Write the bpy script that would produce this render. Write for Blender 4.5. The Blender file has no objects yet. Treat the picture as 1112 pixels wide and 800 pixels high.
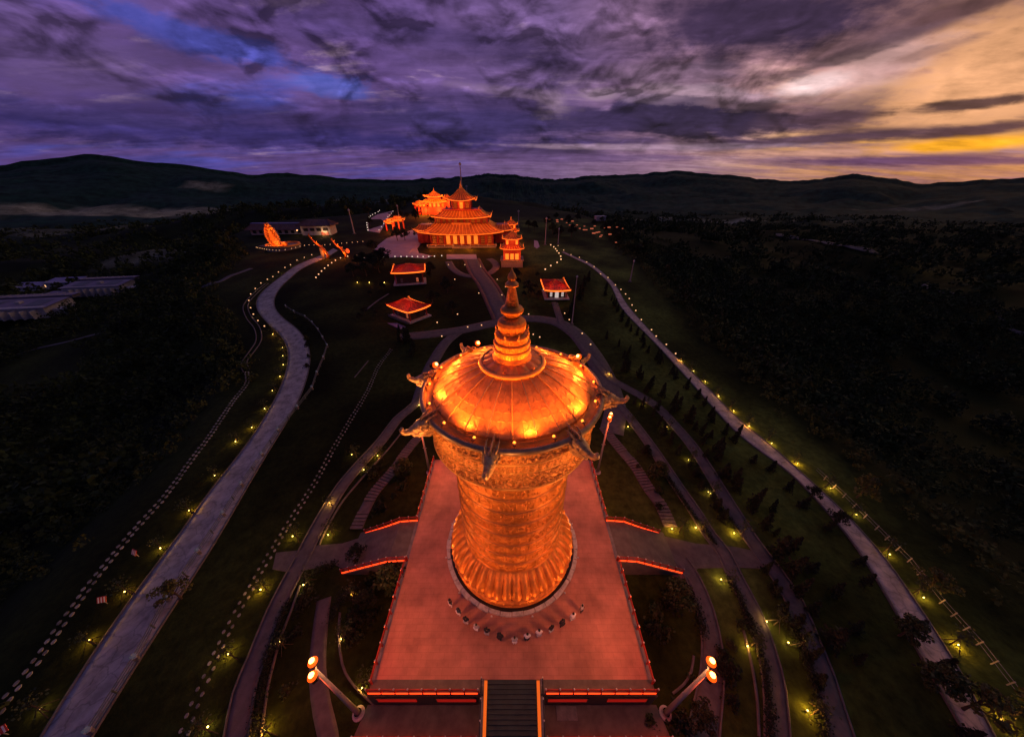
import bpy, math, random
import numpy as np
from mathutils import Vector, Matrix
R = math.radians
random.seed(7); RNG = np.random.default_rng(7)
S = bpy.context.scene
COL = bpy.data.collections.new('place'); S.collection.children.link(COL)

# ------------------------------------------------------------------ camera
CAMH = 43.0; F = 332.0; PITCH = R(31.57)
cp, sp = math.cos(PITCH), math.sin(PITCH)
cam = bpy.data.cameras.new('camera'); co = bpy.data.objects.new('camera', cam); COL.objects.link(co)
cam.sensor_fit = 'HORIZONTAL'; cam.sensor_width = 36; cam.lens = F/1112*36
cam.clip_start = .5; cam.clip_end = 30000
co.location = (0, 0, CAMH); co.rotation_euler = (R(90)-PITCH, 0, 0)
S.camera = co
S.view_settings.view_transform = 'Standard'; S.view_settings.look = 'None'; S.view_settings.gamma = 1
S.view_settings.exposure = 0; S.view_settings.use_curve_mapping = False
S.cycles.use_denoising = True
S.cycles.max_bounces = 4; S.cycles.diffuse_bounces = 2; S.cycles.glossy_bounces = 3
S.cycles.sample_clamp_indirect = 4; S.cycles.sample_clamp_direct = 0
S.cycles.use_light_tree = True
S.cycles.caustics_reflective = False; S.cycles.caustics_refractive = False

# ------------------------------------------------------------------ terrain
def hash2(i, j, s):
    n = (i.astype(np.int64)*374761393 + j.astype(np.int64)*668265263 + s*982451653) & 0x7fffffff
    n = ((n ^ (n >> 13))*1274126177) & 0x7fffffff
    return ((n ^ (n >> 16)) & 0xffff)/65535.0
def vnoise(x, y, s=0):
    x = np.asarray(x, float); y = np.asarray(y, float)
    i = np.floor(x); j = np.floor(y); fx = x-i; fy = y-j
    fx = fx*fx*fx*(fx*(fx*6-15)+10); fy = fy*fy*fy*(fy*(fy*6-15)+10)
    a = hash2(i, j, s); b = hash2(i+1, j, s); c = hash2(i, j+1, s); d = hash2(i+1, j+1, s)
    return a+(b-a)*fx+(c-a)*fy+(a-b-c+d)*fx*fy
def fbm(x, y, o=4, s=0):
    t = 0; a = .5; n = 0
    for k in range(o):
        t = t+a*vnoise(x, y, s+k); n += a; a *= .5; x = x*2.03+7.1; y = y*2.03+3.3
    return t/n
def ss(a, b, x):
    t = np.clip((x-a)/(b-a), 0, 1); return t*t*(3-2*t)
SKY = [(-400,188),(0,182),(50,175),(100,169.5),(150,177),(200,180),(270,192),(300,189.5),(330,191),(380,196),(440,196.5),(500,193.5),
       (530,190),(560,191.5),(600,196),(650,191.5),(700,189),(735,187),(780,190.5),(820,195),(880,197.5),(925,191),(960,196),(1000,201),(1040,198),(1112,194),(1500,190)]
def azel(px, py):
    xc = (px-556)/F; yc = (400-py)/F
    dx, dy, dz = xc, cp+yc*sp, -sp+yc*cp
    return math.atan2(dx, dy), dz/math.hypot(dx, dy)
_az = [azel(*p) for p in SKY]
AZX = np.array([a for a, e in _az]); AZE = np.array([e for a, e in _az])
LEX = ([-60, 0, 40, 80, 135, 200, 260, 330, 420], [-50, -50, -58, -74, -128, -160, -215, -230, -120])
def REDGE(y): return np.interp(y, [-60, 0, 150, 230, 300, 420, 600], [60, 62, 62, 66, 80, 70, 60])
def terrain(x, y):
    x = np.asarray(x, float); y = np.asarray(y, float)
    zp = -3.5+ss(60, 190, y)*9.5+ss(215, 330, y)*4-ss(380, 900, y)*52
    dl = np.interp(y, *LEX)-x; dr = x-REDGE(y)
    d = np.maximum(np.maximum(dl, dr), 0)
    yy = y*1.0
    inner = np.minimum(np.maximum(-np.maximum(dl, dr), 0), 30)/30
    z = zp-1.2*(1-inner)*ss(20, 60, np.abs(x))
    side = np.where(dl > dr, 1.0, 0.0)
    drop = 34+14*side
    fall = drop*(1-np.exp(-d*.33/drop*1.3*ss(0, 30, d)))*(1-ss(380, 900, yy))
    z = z-fall
    amp = ss(10, 220, d+np.maximum(yy-420, 0))
    z = z+amp*((fbm(x/90, y/90, 4, 11)-.5)*26+(fbm(x/23, y/23, 3, 31)-.5)*5)
    D = np.hypot(x, y); a = np.arctan2(x, y)
    # wooded foothill beyond the throne and the long dark spur on the sunset side
    def bump(cx, cy, rx, ry, h): return h*np.exp(-(((x-cx)/rx)**2+((y-cy)/ry)**2))
    z = z+bump(-330, 520, 230, 90, 42)+bump(-80, 620, 160, 90, 26)+bump(260, 430, 120, 150, 10)
    el = np.interp(a, AZX, AZE)
    el = el+(fbm(a*40, a*0+3, 3, 77)-.5)*.006
    DR = 2700+500*(fbm(a*3+9, a*0, 2, 5)-.5)
    zr = CAMH+DR*el
    k = ss(.44, 1.0, D/DR)
    body = k**1.5
    rough = (fbm(x/420, y/420, 5, 51)-.5)*2
    zm = z*(1-body)+zr*body+rough*190*k*(1-body)
    zm = np.where(D > DR, zr-(D-DR)*.12, zm)
    # keep the slopes before the ridge under the skyline
    lim = CAMH+D*(el-.006-.03*(1-np.clip(D/DR, 0, 1)))
    zm = np.where((D < DR*.97) & (D > 700), np.minimum(zm, lim), zm)
    return zm
def G(px, py, dz=0.0):
    """point of the terrain seen at that place of the photograph"""
    xc = (px-556)/F; yc = (400-py)/F
    d = np.array([xc, cp+yc*sp, -sp+yc*cp])
    t = np.geomspace(12, 6000, 500)
    zz = CAMH+d[2]*t-terrain(d[0]*t, d[1]*t)-dz
    i = np.argmax(zz < 0)
    if zz[i] >= 0: i = 300
    lo, hi = t[i-1], t[i]
    for _ in range(3):
        tt = np.linspace(lo, hi, 20); zz = CAMH+d[2]*tt-terrain(d[0]*tt, d[1]*tt)-dz
        j = max(int(np.argmax(zz < 0)), 1); lo, hi = tt[j-1], tt[j]
    t = hi
    return Vector((d[0]*t, d[1]*t, float(terrain(d[0]*t, d[1]*t))))
def H(x, y): return float(terrain(np.array([x]), np.array([y]))[0])
def Z(px, py, z):
    xc = (px-556)/F; yc = (400-py)/F; s = (CAMH-z)/(sp-yc*cp)
    return Vector((xc*s, (cp+yc*sp)*s, z))

# ------------------------------------------------------------------ materials
def mat(name, col, rough=.7, metal=0, var=.3, scale=3.0, bump=0.0, bscale=None, col2=None, detail=5, coord='Object'):
    m = bpy.data.materials.new(name); m.use_nodes = True; nt = m.node_tree; L = nt.links
    b = nt.nodes['Principled BSDF']; b.inputs['Roughness'].default_value = rough; b.inputs['Metallic'].default_value = metal
    tc = nt.nodes.new('ShaderNodeTexCoord'); n = nt.nodes.new('ShaderNodeTexNoise')
    n.inputs['Scale'].default_value = scale; n.inputs['Detail'].default_value = detail; n.inputs['Roughness'].default_value = .62
    L.new(tc.outputs[coord], n.inputs['Vector'])
    r = nt.nodes.new('ShaderNodeValToRGB'); c2 = col2 or tuple(c*(1-var) for c in col)
    r.color_ramp.elements[0].position = .35; r.color_ramp.elements[1].position = .65
    r.color_ramp.elements[0].color = (*c2, 1); r.color_ramp.elements[1].color = (*[min(c*(1+var*.4), 1) for c in col], 1)
    L.new(n.outputs['Fac'], r.inputs['Fac']); L.new(r.outputs['Color'], b.inputs['Base Color'])
    if bump:
        n2 = nt.nodes.new('ShaderNodeTexNoise'); n2.inputs['Scale'].default_value = bscale or scale*6; n2.inputs['Detail'].default_value = 4
        L.new(tc.outputs[coord], n2.inputs['Vector'])
        bp = nt.nodes.new('ShaderNodeBump'); bp.inputs['Strength'].default_value = bump; bp.inputs['Distance'].default_value = .1
        L.new(n2.outputs['Fac'], bp.inputs['Height']); L.new(bp.outputs['Normal'], b.inputs['Normal'])
    return m
def em(name, col, st):
    m = bpy.data.materials.new(name); m.use_nodes = True; b = m.node_tree.nodes['Principled BSDF']
    b.inputs['Base Color'].default_value = (*[c*.15 for c in col], 1); b.inputs['Emission Color'].default_value = (*col, 1); b.inputs['Emission Strength'].default_value = st
    return m
M = {
 'gold': mat('gilded copper', (.86, .32, .05), .42, .42, .30, .9, .25, 22),
 'goldfine': mat('chased gilding', (.86, .36, .08), .38, .45, .4, 5, .5, 16),
 'goldworn': mat('weathered gilding', (.70, .29, .08), .42, .4, .3, 1.4, .12, 8),
 'makara': mat('chased dragon bronze', (.88, .50, .20), .38, .35, .5, 2.2, .6, 6),
 'bronze': mat('dull bronze lip', (.40, .27, .16), .42, .45, .3, 2),
 'blackstone': mat('black granite', (.02, .02, .022), .3, 0, .4, 4),
 'white': mat('white marble', (.55, .53, .55), .6, 0, .35, 2.2),
 'whitewall': mat('pale plaster', (.5, .48, .5), .8, 0, .2, .6),
 'grey': mat('grey stone', (.2, .19, .2), .8, 0, .3, 1.5, .2),
 'asphalt': mat('dark asphalt path', (.135, .118, .112), .85, 0, .3, .9, .2, 12),
 'conc': mat('concrete kerb', (.15, .135, .13), .85, 0, .3, 1.2),
 'stone': mat('pale stepping stone', (.34, .34, .30), .8, 0, .6, .6),
 'bark': mat('bark', (.09, .065, .045), .9, 0, .4, 6),
 'leaf': mat('broad leaves', (.045, .07, .018), .7, 0, .5, 1.5),
 'leafy': mat('yellow green leaves', (.11, .12, .025), .7, 0, .5, 1.5),
 'leafd': mat('conifer needles', (.018, .028, .012), .85, 0, .4, 1.5),
 'forest': mat('forest leaves', (.036, .056, .010), .95, 0, .7, .12, col2=(.010, .018, .004)), 'scrubleaf': mat('scrub leaves', (.060, .075, .014), .95, 0, .7, .05, col2=(.022, .034, .007)),
 'pole': mat('painted steel pole', (.42, .38, .40), .5, .1, .15, 1),
 'rail': mat('green grey rail', (.10, .13, .13), .5, .3, .2, 1),
 'darkmetal': mat('dark metal', (.03, .03, .03), .5, .5, .2, 1),
 'redpaint': mat('red lacquer', (.42, .035, .02), .5, 0, .3, .6),
 'roofred': mat('red clay tiles', (.50, .06, .02), .5, 0, .3, .5),
 'rooforange': mat('glazed amber tiles', (.38, .12, .02), .4, .1, .35, .4),
 'ribgold': mat('gold roof ridge', (.88, .45, .10), .45, .3, .2, .6),
 'darkwood': mat('dark timber', (.05, .03, .025), .7, 0, .3, 1),
 'plum': mat('plum coloured roof tiles', (.13, .075, .09), .7, 0, .3, .4),
 'roofgrey': mat('grey purple sheet roof', (.20, .18, .24), .5, .1, .3, .15),
 'bluesheet': mat('blue sheet roof', (.22, .22, .42), .5, .1, .3, .3),
 'purple': mat('pale court paving', (.42, .36, .44), .8, 0, .18, .15),
 'skin': mat('skin', (.42, .24, .17), .6, 0, .1, 3), 'hair': mat('black hair', (.012, .01, .01), .6, 0, .1, 3),
 'clothdark': mat('dark cloth', (.03, .03, .04), .9, 0, .2, 3), 'clothwhite': mat('white cloth', (.85, .85, .88), .9, 0, .1, 3),
 'clothblue': mat('navy cloth', (.03, .045, .10), .9, 0, .2, 3), 'clothgrey': mat('grey cloth', (.48, .48, .52), .9, 0, .2, 3),
 'signred': mat('red sign paint', (.5, .05, .04), .6, 0, .1, 3),
 'stair': mat('dark slate steps', (.028, .045, .052), .7, 0, .3, 1.2),
 'brick': mat('brown paver band', (.17, .07, .055), .8, 0, .3, .6),
 'water': mat('dark pond', (.01, .012, .02), .15, 0, .1, 1),
 'e_red': em('red light strip', (1, .035, .006), 2.0), 'e_redpanel': em('dim red panel', (1, .02, .01), .25),
 'e_orange': em('orange light strip', (1, .15, .012), .8), 'e_neon': em('roof edge light', (1, .055, .008), 2.2),
 'e_neon2': em('roof gold light', (1, .15, .012), 1.9),
 'e_halo': em('orange lamp halo', (1, .085, .004), 1.7),  # glare around the flood lamps, given as a glowing body
 'e_edge': em('pavilion roof edge glow', (1, .13, .012), 2.4),
 'e_lamp': em('flood lamp lens', (1, .42, .09), 9), 'e_small': em('rim lamp lens', (1, .24, .02), 4),
 'e_yellow': em('yellow ground lamp', (1, .70, .16), 12), 'e_warm': em('warm bulb', (1, .50, .22), 1.6), 'e_white': em('white bulb', (1, .78, .62), 1.1),
 'e_dim': em('far lantern', (1, .22, .10), .42), 'e_window': em('lit window', (1, .80, .72), .55), 'e_gold': em('gold lit hall', (1, .24, .02), 1.1),
 'e_post': em('glass lantern box', (.6, .58, .75), .06), 'e_redlamp': em('red marker bulb', (1, .12, .03), 5),
}
# roof glow: floodlit tiles are lit by lamps, no emission.

def ground_mat():
    m = bpy.data.materials.new('land'); m.use_nodes = True; nt = m.node_tree; L = nt.links; b = nt.nodes['Principled BSDF']
    b.inputs['Roughness'].default_value = .95; b.inputs['Specular IOR Level'].default_value = .1
    at = nt.nodes.new('ShaderNodeAttribute'); at.attribute_name = 'cover'
    geo = nt.nodes.new('ShaderNodeNewGeometry')
    def noise(sc, d=6):
        n = nt.nodes.new('ShaderNodeTexNoise'); n.inputs['Scale'].default_value = sc; n.inputs['Detail'].default_value = d
        n.inputs['Roughness'].default_value = .65; L.new(geo.outputs['Position'], n.inputs['Vector']); return n
    n1 = noise(.035, 8); n2 = noise(.9, 6)
    mr = nt.nodes.new('ShaderNodeMapRange'); mr.inputs[1].default_value = .3; mr.inputs[2].default_value = .7; mr.inputs[3].default_value = .3; mr.inputs[4].default_value = 1.7
    L.new(n1.outputs['Fac'], mr.inputs[0])
    mr2 = nt.nodes.new('ShaderNodeMapRange'); mr2.inputs[1].default_value = .3; mr2.inputs[2].default_value = .7; mr2.inputs[3].default_value = .55; mr2.inputs[4].default_value = 1.4
    L.new(n2.outputs['Fac'], mr2.inputs[0])
    mu = nt.nodes.new('ShaderNodeMath'); mu.operation = 'MULTIPLY'; L.new(mr.outputs[0], mu.inputs[0]); L.new(mr2.outputs[0], mu.inputs[1])
    vm = nt.nodes.new('ShaderNodeVectorMath'); vm.operation = 'SCALE'; L.new(at.outputs['Color'], vm.inputs[0]); L.new(mu.outputs[0], vm.inputs['Scale'])
    L.new(vm.outputs[0], b.inputs['Base Color'])
    bp = nt.nodes.new('ShaderNodeBump'); bp.inputs['Strength'].default_value = .7; bp.inputs['Distance'].default_value = .25
    L.new(n2.outputs['Fac'], bp.inputs['Height']); L.new(bp.outputs['Normal'], b.inputs['Normal'])
    return m
def road_mat(name, col, crack=.38):
    m = mat(name, col, .8, 0, .42, .55, .15, 14, coord='Object', detail=9); nt = m.node_tree; L = nt.links; b = nt.nodes['Principled BSDF']  # noise mottle carries stains and tree shadows in the base colour
    ramp = [n for n in nt.nodes if n.type == 'VALTORGB'][0]
    tc = [n for n in nt.nodes if n.type == 'TEX_COORD'][0]
    v = nt.nodes.new('ShaderNodeTexVoronoi'); v.feature = 'DISTANCE_TO_EDGE'; v.inputs['Scale'].default_value = .5
    nz = nt.nodes.new('ShaderNodeTexNoise'); nz.inputs['Scale'].default_value = .7; nz.inputs['Detail'].default_value = 5
    L.new(tc.outputs['Object'], nz.inputs['Vector'])
    ad = nt.nodes.new('ShaderNodeVectorMath'); ad.operation = 'MULTIPLY_ADD'; ad.inputs[1].default_value = (1.8, 1.8, 1.8)
    L.new(nz.outputs['Color'], ad.inputs[0]); L.new(tc.outputs['Object'], ad.inputs[2]); L.new(ad.outputs[0], v.inputs['Vector'])
    mr = nt.nodes.new('ShaderNodeMapRange'); mr.inputs[1].default_value = .0; mr.inputs[2].default_value = .05; mr.inputs[3].default_value = 1-crack; mr.inputs[4].default_value = 1
    L.new(v.outputs['Distance'], mr.inputs[0])
    vm = nt.nodes.new('ShaderNodeVectorMath'); vm.operation = 'SCALE'; L.new(ramp.outputs['Color'], vm.inputs[0]); L.new(mr.outputs[0], vm.inputs['Scale'])
    L.new(vm.outputs[0], b.inputs['Base Color'])
    return m
def plaza_mat():
    m = mat('red brick plaza paving', (.47, .20, .155), .75, 0, .36, .33, .12, 30, detail=9); nt = m.node_tree; L = nt.links; b = nt.nodes['Principled BSDF']
    ramp = [n for n in nt.nodes if n.type == 'VALTORGB'][0]; tc = [n for n in nt.nodes if n.type == 'TEX_COORD'][0]
    br = nt.nodes.new('ShaderNodeTexBrick'); br.inputs['Scale'].default_value = 1; br.inputs['Brick Width'].default_value = 1.2; br.inputs['Row Height'].default_value = .6
    br.inputs['Mortar Size'].default_value = .018; br.inputs['Color1'].default_value = (1, 1, 1, 1); br.inputs['Color2'].default_value = (.90, .89, .89, 1); br.inputs['Mortar'].default_value = (.74, .72, .72, 1)
    L.new(tc.outputs['Object'], br.inputs['Vector'])
    mx = nt.nodes.new('ShaderNodeMix'); mx.data_type = 'RGBA'; mx.blend_type = 'MULTIPLY'; mx.inputs[0].default_value = 1
    L.new(ramp.outputs['Color'], mx.inputs[6]); L.new(br.outputs['Color'], mx.inputs[7]); L.new(mx.outputs[2], b.inputs['Base Color'])
    return m
M['plaza'] = plaza_mat(); M['road'] = road_mat('blue grey concrete road', (.42, .41, .42)); M['road2'] = road_mat('pale concrete road', (.68, .54, .44)); M['land'] = ground_mat()

# ------------------------------------------------------------------ mesh helpers
class MB:
    def __init__(s): s.v = []; s.f = []; s.m = []
    def add(s, vs, fs, mi=0):
        o = len(s.v); s.v += [tuple(v) for v in vs]; s.f += [tuple(i+o for i in f) for f in fs]; s.m += [mi]*len(fs); return s
    def box(s, c, d, rz=0, mi=0, tilt=None):
        c = Vector(c); hx, hy, hz = d[0]/2, d[1]/2, d[2]/2
        rot = Matrix.Rotation(rz, 3, 'Z')
        if tilt: rot = rot @ Matrix.Rotation(tilt[1], 3, tilt[0])
        vs = [c+rot @ Vector((x*hx, y*hy, z*hz)) for z in (-1, 1) for y in (-1, 1) for x in (-1, 1)]
        return s.add(vs, [(0, 2, 3, 1), (4, 5, 7, 6), (0, 1, 5, 4), (2, 6, 7, 3), (0, 4, 6, 2), (1, 3, 7, 5)], mi)
    def tube(s, pts, rad, n=8, mi=0, cap=True):
        pts = [Vector(p) for p in pts]; rad = rad if hasattr(rad, '__len__') else [rad]*len(pts)
        o = len(s.v); prev = None
        for i, p in enumerate(pts):
            t = (pts[min(i+1, len(pts)-1)]-pts[max(i-1, 0)]).normalized()
            a = Vector((0, 0, 1)) if abs(t.z) < .95 else Vector((1, 0, 0))
            u = t.cross(a).normalized() if prev is None else (prev-t*prev.dot(t)).normalized(); prev = u; w = t.cross(u)
            for k in range(n):
                an = 2*math.pi*k/n; s.v.append(tuple(p+(u*math.cos(an)+w*math.sin(an))*rad[i]))
        for i in range(len(pts)-1):
            for k in range(n):
                s.f.append((o+i*n+k, o+i*n+(k+1) % n, o+(i+1)*n+(k+1) % n, o+(i+1)*n+k)); s.m.append(mi)
        if cap:
            s.f.append(tuple(o+k for k in range(n))[::-1]); s.f.append(tuple(o+(len(pts)-1)*n+k for k in range(n))); s.m += [mi, mi]
        return s
    def lathe(s, prof, n=32, c=(0, 0, 0), mi=0):
        o = len(s.v)
        for r, z in prof:
            for k in range(n):
                a = 2*math.pi*k/n; s.v.append((c[0]+r*math.cos(a), c[1]+r*math.sin(a), c[2]+z))
        for i in range(len(prof)-1):
            for k in range(n):
                s.f.append((o+i*n+k, o+i*n+(k+1) % n, o+(i+1)*n+(k+1) % n, o+(i+1)*n+k)); s.m.append(mi)
        return s
    def prism(s, poly, z0, z1, mi=0):
        n = len(poly); vs = [(x, y, z0) for x, y in poly]+[(x, y, z1) for x, y in poly]
        return s.add(vs, [tuple(range(n))[::-1], tuple(range(n, 2*n))]+[(k, (k+1) % n, n+(k+1) % n, n+k) for k in range(n)], mi)
    def build(s, name, mats, parent=None, smooth=False, kind=None, loc=None):
        me = bpy.data.meshes.new(name); me.from_pydata(s.v, [], s.f)
        for m in (mats if isinstance(mats, (list, tuple)) else [mats]): me.materials.append(M[m] if isinstance(m, str) else m)
        me.polygons.foreach_set('material_index', s.m)
        if smooth: me.polygons.foreach_set('use_smooth', [True]*len(s.f))
        me.update(); o = bpy.data.objects.new(name, me); COL.objects.link(o)
        if parent is not None: o.parent = parent
        if loc is not None: o.location = loc
        if kind: o['kind'] = kind
        return o
def npmesh(name, V, Q, mat_, parent=None, smooth=False):
    """fast mesh of quads from numpy arrays"""
    me = bpy.data.meshes.new(name); nv = len(V); nf = len(Q)
    me.vertices.add(nv); me.vertices.foreach_set('co', np.asarray(V, np.float32).ravel())
    me.loops.add(nf*4); me.loops.foreach_set('vertex_index', np.asarray(Q, np.int32).ravel())
    me.polygons.add(nf); me.polygons.foreach_set('loop_start', np.arange(0, nf*4, 4, dtype=np.int32))
    try: me.polygons.foreach_set('loop_total', np.full(nf, 4, np.int32))
    except Exception: pass
    if smooth: me.polygons.foreach_set('use_smooth', np.ones(nf, bool))
    me.materials.append(M[mat_] if isinstance(mat_, str) else mat_); me.update(calc_edges=True); me.validate()
    o = bpy.data.objects.new(name, me); COL.objects.link(o)
    if parent is not None: o.parent = parent
    return o
def grid_quads(nu, nv, wrap=False):
    i = np.arange(nv-1)[:, None]; k = np.arange(nu if wrap else nu-1)[None, :]; k2 = (k+1) % nu
    return np.stack([i*nu+k, i*nu+k2, (i+1)*nu+k2, (i+1)*nu+k], -1).reshape(-1, 4)
def leafcloud(C, size, rng=RNG, flat=0.0):
    """one small bent quad per centre"""
    n = len(C); a = rng.normal(size=(n, 3)); a /= np.linalg.norm(a, axis=1)[:, None]
    b = rng.normal(size=(n, 3)); b = np.cross(a, b); b /= np.linalg.norm(b, axis=1)[:, None]
    sz = np.asarray(size)*(0.6+.8*rng.random(n)); sz = sz[:, None]
    V = np.stack([C-a*sz-b*sz*.5, C+a*sz*.2-b*sz*.8, C+a*sz+b*sz*.5, C-a*sz*.2+b*sz*.8], 1).reshape(-1, 3)
    return V, np.arange(n*4).reshape(-1, 4)
def empty(name, label=None, cat=None, loc=(0, 0, 0), rz=0, group=None):
    o = bpy.data.objects.new(name, None); COL.objects.link(o); o.location = loc; o.rotation_euler = (0, 0, rz); o.empty_display_size = .3
    tag(o, label, cat, group); return o
def tag(o, label=None, cat=None, group=None, kind=None):
    if label: o['label'] = label
    if cat: o['category'] = cat
    if group: o['group'] = group
    if kind: o['kind'] = kind
    return o
def kids(o): return KIDS.get(o.name, [])
KIDS = {}
def seal(root):
    """remember the children of a thing so that it can be copied"""
    def rec(o):
        KIDS[o.name] = [c for c in COL.objects if c.parent == o]
        for c in KIDS[o.name]: rec(c)
    rec(root); return root
def dup(root, loc, rz=0, label=None, group=None, scale=None):
    def rec(o, p):
        c = o.copy(); COL.objects.link(c)
        if p is not None: c.parent = p
        for ch in kids(o): rec(ch, c)
        return c
    r = rec(root, None); r.location = loc; r.rotation_euler = (0, 0, rz)
    if label: r['label'] = label
    if group: r['group'] = group
    if scale: r.scale = (scale,)*3 if not hasattr(scale, '__len__') else scale
    return r
def light(kind, loc, W, col, size=.25, parent=None, target=None, ang=90, blend=.5, name='lamp_light'):
    l = bpy.data.lights.new(name, kind); l.energy = W; l.color = col; l.shadow_soft_size = size
    o = bpy.data.objects.new(name, l); COL.objects.link(o)
    if parent is not None: o.parent = parent
    o.location = loc
    if kind == 'SPOT':
        l.spot_size = R(ang); l.spot_blend = blend
        o.rotation_euler = (Vector(target)-Vector(loc)).to_track_quat('-Z', 'Y').to_euler()
    return o
ORD = 'first second third fourth fifth sixth seventh eighth ninth tenth eleventh twelfth thirteenth fourteenth fifteenth sixteenth seventeenth eighteenth nineteenth twentieth'.split()
TENS = {2: 'twenty', 3: 'thirty', 4: 'forty', 5: 'fifty'}
def nth(i):
    i += 1
    if i <= 20: return ORD[i-1]
    if i % 10 == 0: return TENS[i//10][:-1]+'ieth'
    return TENS[i//10]+'-'+ORD[i % 10-1]

def catmull(P, step=1.5):
    P = [np.array(p, float) for p in P]; Q = [2*P[0]-P[1]]+P+[2*P[-1]-P[-2]]; out = []
    for i in range(1, len(Q)-2):
        n = max(2, int(np.linalg.norm(Q[i+1]-Q[i])/step))
        for k in range(n):
            t = k/n
            out.append(.5*((2*Q[i])+(-Q[i-1]+Q[i+1])*t+(2*Q[i-1]-5*Q[i]+4*Q[i+1]-Q[i+2])*t*t+(-Q[i-1]+3*Q[i]-3*Q[i+1]+Q[i+2])*t**3))
    out.append(Q[-2]); return np.array(out)
def world_line(px, step=1.5): return catmull([G(*p)[:2] for p in px], step)
def offset_line(line, d):
    t = np.gradient(line, axis=0); t /= np.linalg.norm(t, axis=1)[:, None]+1e-9
    return line+np.stack([t[:, 1], -t[:, 0]], 1)*(d[:, None] if hasattr(d, '__len__') else d)
def ribbon(name, A, B, mat_, off, nc=5, skirt=.35, parent=None):
    """surface between two ground lines of equal length, laid on the terrain, with a skirt down its edges"""
    u = np.linspace(0, 1, nc)[None, :, None]; P = A[:, None]*(1-u)+B[:, None]*u
    z = terrain(P[..., 0], P[..., 1])+off
    P = np.concatenate([P[:, :1], P, P[:, -1:]], 1); z = np.concatenate([z[:, :1]-skirt, z, z[:, -1:]-skirt], 1)
    V = np.concatenate([P, z[..., None]], -1).reshape(-1, 3)
    o = npmesh(name, V, grid_quads(nc+2, len(A)), mat_, parent); 
    if parent is None: o['kind'] = 'structure'
    return o
def path(name, px, width, mat_='asphalt', off=.07, kerb=True, step=1.5):
    line = world_line(px, step)
    w = np.interp(np.linspace(0, 1, len(line)), np.linspace(0, 1, len(width)), width) if hasattr(width, '__len__') else np.full(len(line), width)
    o = ribbon(name, offset_line(line, -w/2), offset_line(line, w/2), mat_, off)
    if kerb:
        for s in (-1, 1):
            k = ribbon('kerb', offset_line(line, s*(w/2)), offset_line(line, s*(w/2+.16)), 'conc', off+.1, 2, .4, parent=o)
    return o, line

# ------------------------------------------------------------------ ground sheet
def axis(lo, hi, a, b, d, g, cap):
    mid = list(np.arange(a, b+.01, d)); up = [mid[-1]]; s = d
    while up[-1] < hi: s = min(s*g, cap); up.append(up[-1]+s)
    dn = [mid[0]]; s = d
    while dn[-1] > lo: s = min(s*g, cap); dn.append(dn[-1]-s)
    return np.array(dn[::-1][:-1]+mid+up[1:])
gx = axis(-4200, 4200, -90, 90, 2.5, 1.035, 38); gy = axis(-160, 3700, -10, 210, 2.5, 1.035, 32)
X, Y = np.meshgrid(gx, gy); Zt = terrain(X, Y)
# bumpy tree tops in the far woods
D_ = np.hypot(X, Y); far = ss(500, 1200, D_)
Zt = Zt+far*(vnoise(X/37, Y/37, 5)*7+RNG.random(X.shape)*5)
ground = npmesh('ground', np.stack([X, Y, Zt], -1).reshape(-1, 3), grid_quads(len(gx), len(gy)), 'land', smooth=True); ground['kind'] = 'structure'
dl = np.interp(Y, *LEX)-X; dr = X-REDGE(Y); dd = np.maximum(dl, dr)
lawn = 1-ss(-4, 6, dd); lawn *= 1-ss(300, 380, Y)
c_for = np.array([.010, .017, .004]); c_lawn = np.array([.062, .085, .016]); c_field = np.array([.27, .29, .19]); c_rough = np.array([.026, .034, .007])
c_mtn_haze = np.array([.014, .046, .034])
cov = c_for[None, None]*np.ones(X.shape+(1,))
rg = ss(.50, .62, fbm(X/60, Y/60, 4, 91))[..., None]*ss(1400, 500, D_)[..., None]; cov = cov*(1-rg)+c_rough*rg
mt = ss(600, 1300, D_)[..., None]; cov = cov*(1-mt)+c_mtn_haze*mt  # distant land shifts to teal, haze put into its colour
# open fields in the valley behind, both sides
fld = np.zeros(X.shape)
for cx, cy, rx, ry, k in [(-1050, 980, 420, 120, 1), (-620, 1120, 260, 70, 1), (-1500, 800, 300, 120, .7), (-1250, 1480, 120, 22, 1), (-640, 1500, 160, 22, .7),
                          (-330, 330, 90, 30, .5), (470, 760, 160, 22, .8), (330, 820, 80, 20, .7), (690, 740, 90, 20, .6), (1300, 1150, 300, 30, .5), (-800, 560, 260, 60, .35)]:
    e = ((X-cx)/rx)**2+((Y-cy)/ry)**2+(fbm(X/70, Y/50, 4, 23)-.5)*1.6
    fld = np.maximum(fld, k*(1-ss(.75, 1.0, e)))
fld = fld[..., None]; cov = cov*(1-fld)+c_field*(.5+fbm(X/120, Y/30, 3, 66))[..., None]*fld
lw = lawn[..., None]; cl = c_lawn*(.45+1.1*ss(.3, .75, fbm(X/14, Y/14, 4, 41)))[..., None]
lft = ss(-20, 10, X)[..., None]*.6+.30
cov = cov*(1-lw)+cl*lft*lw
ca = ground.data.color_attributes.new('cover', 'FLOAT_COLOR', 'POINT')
ca.data.foreach_set('color', np.concatenate([cov, np.ones(X.shape+(1,))], -1).astype(np.float32).ravel())

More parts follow.
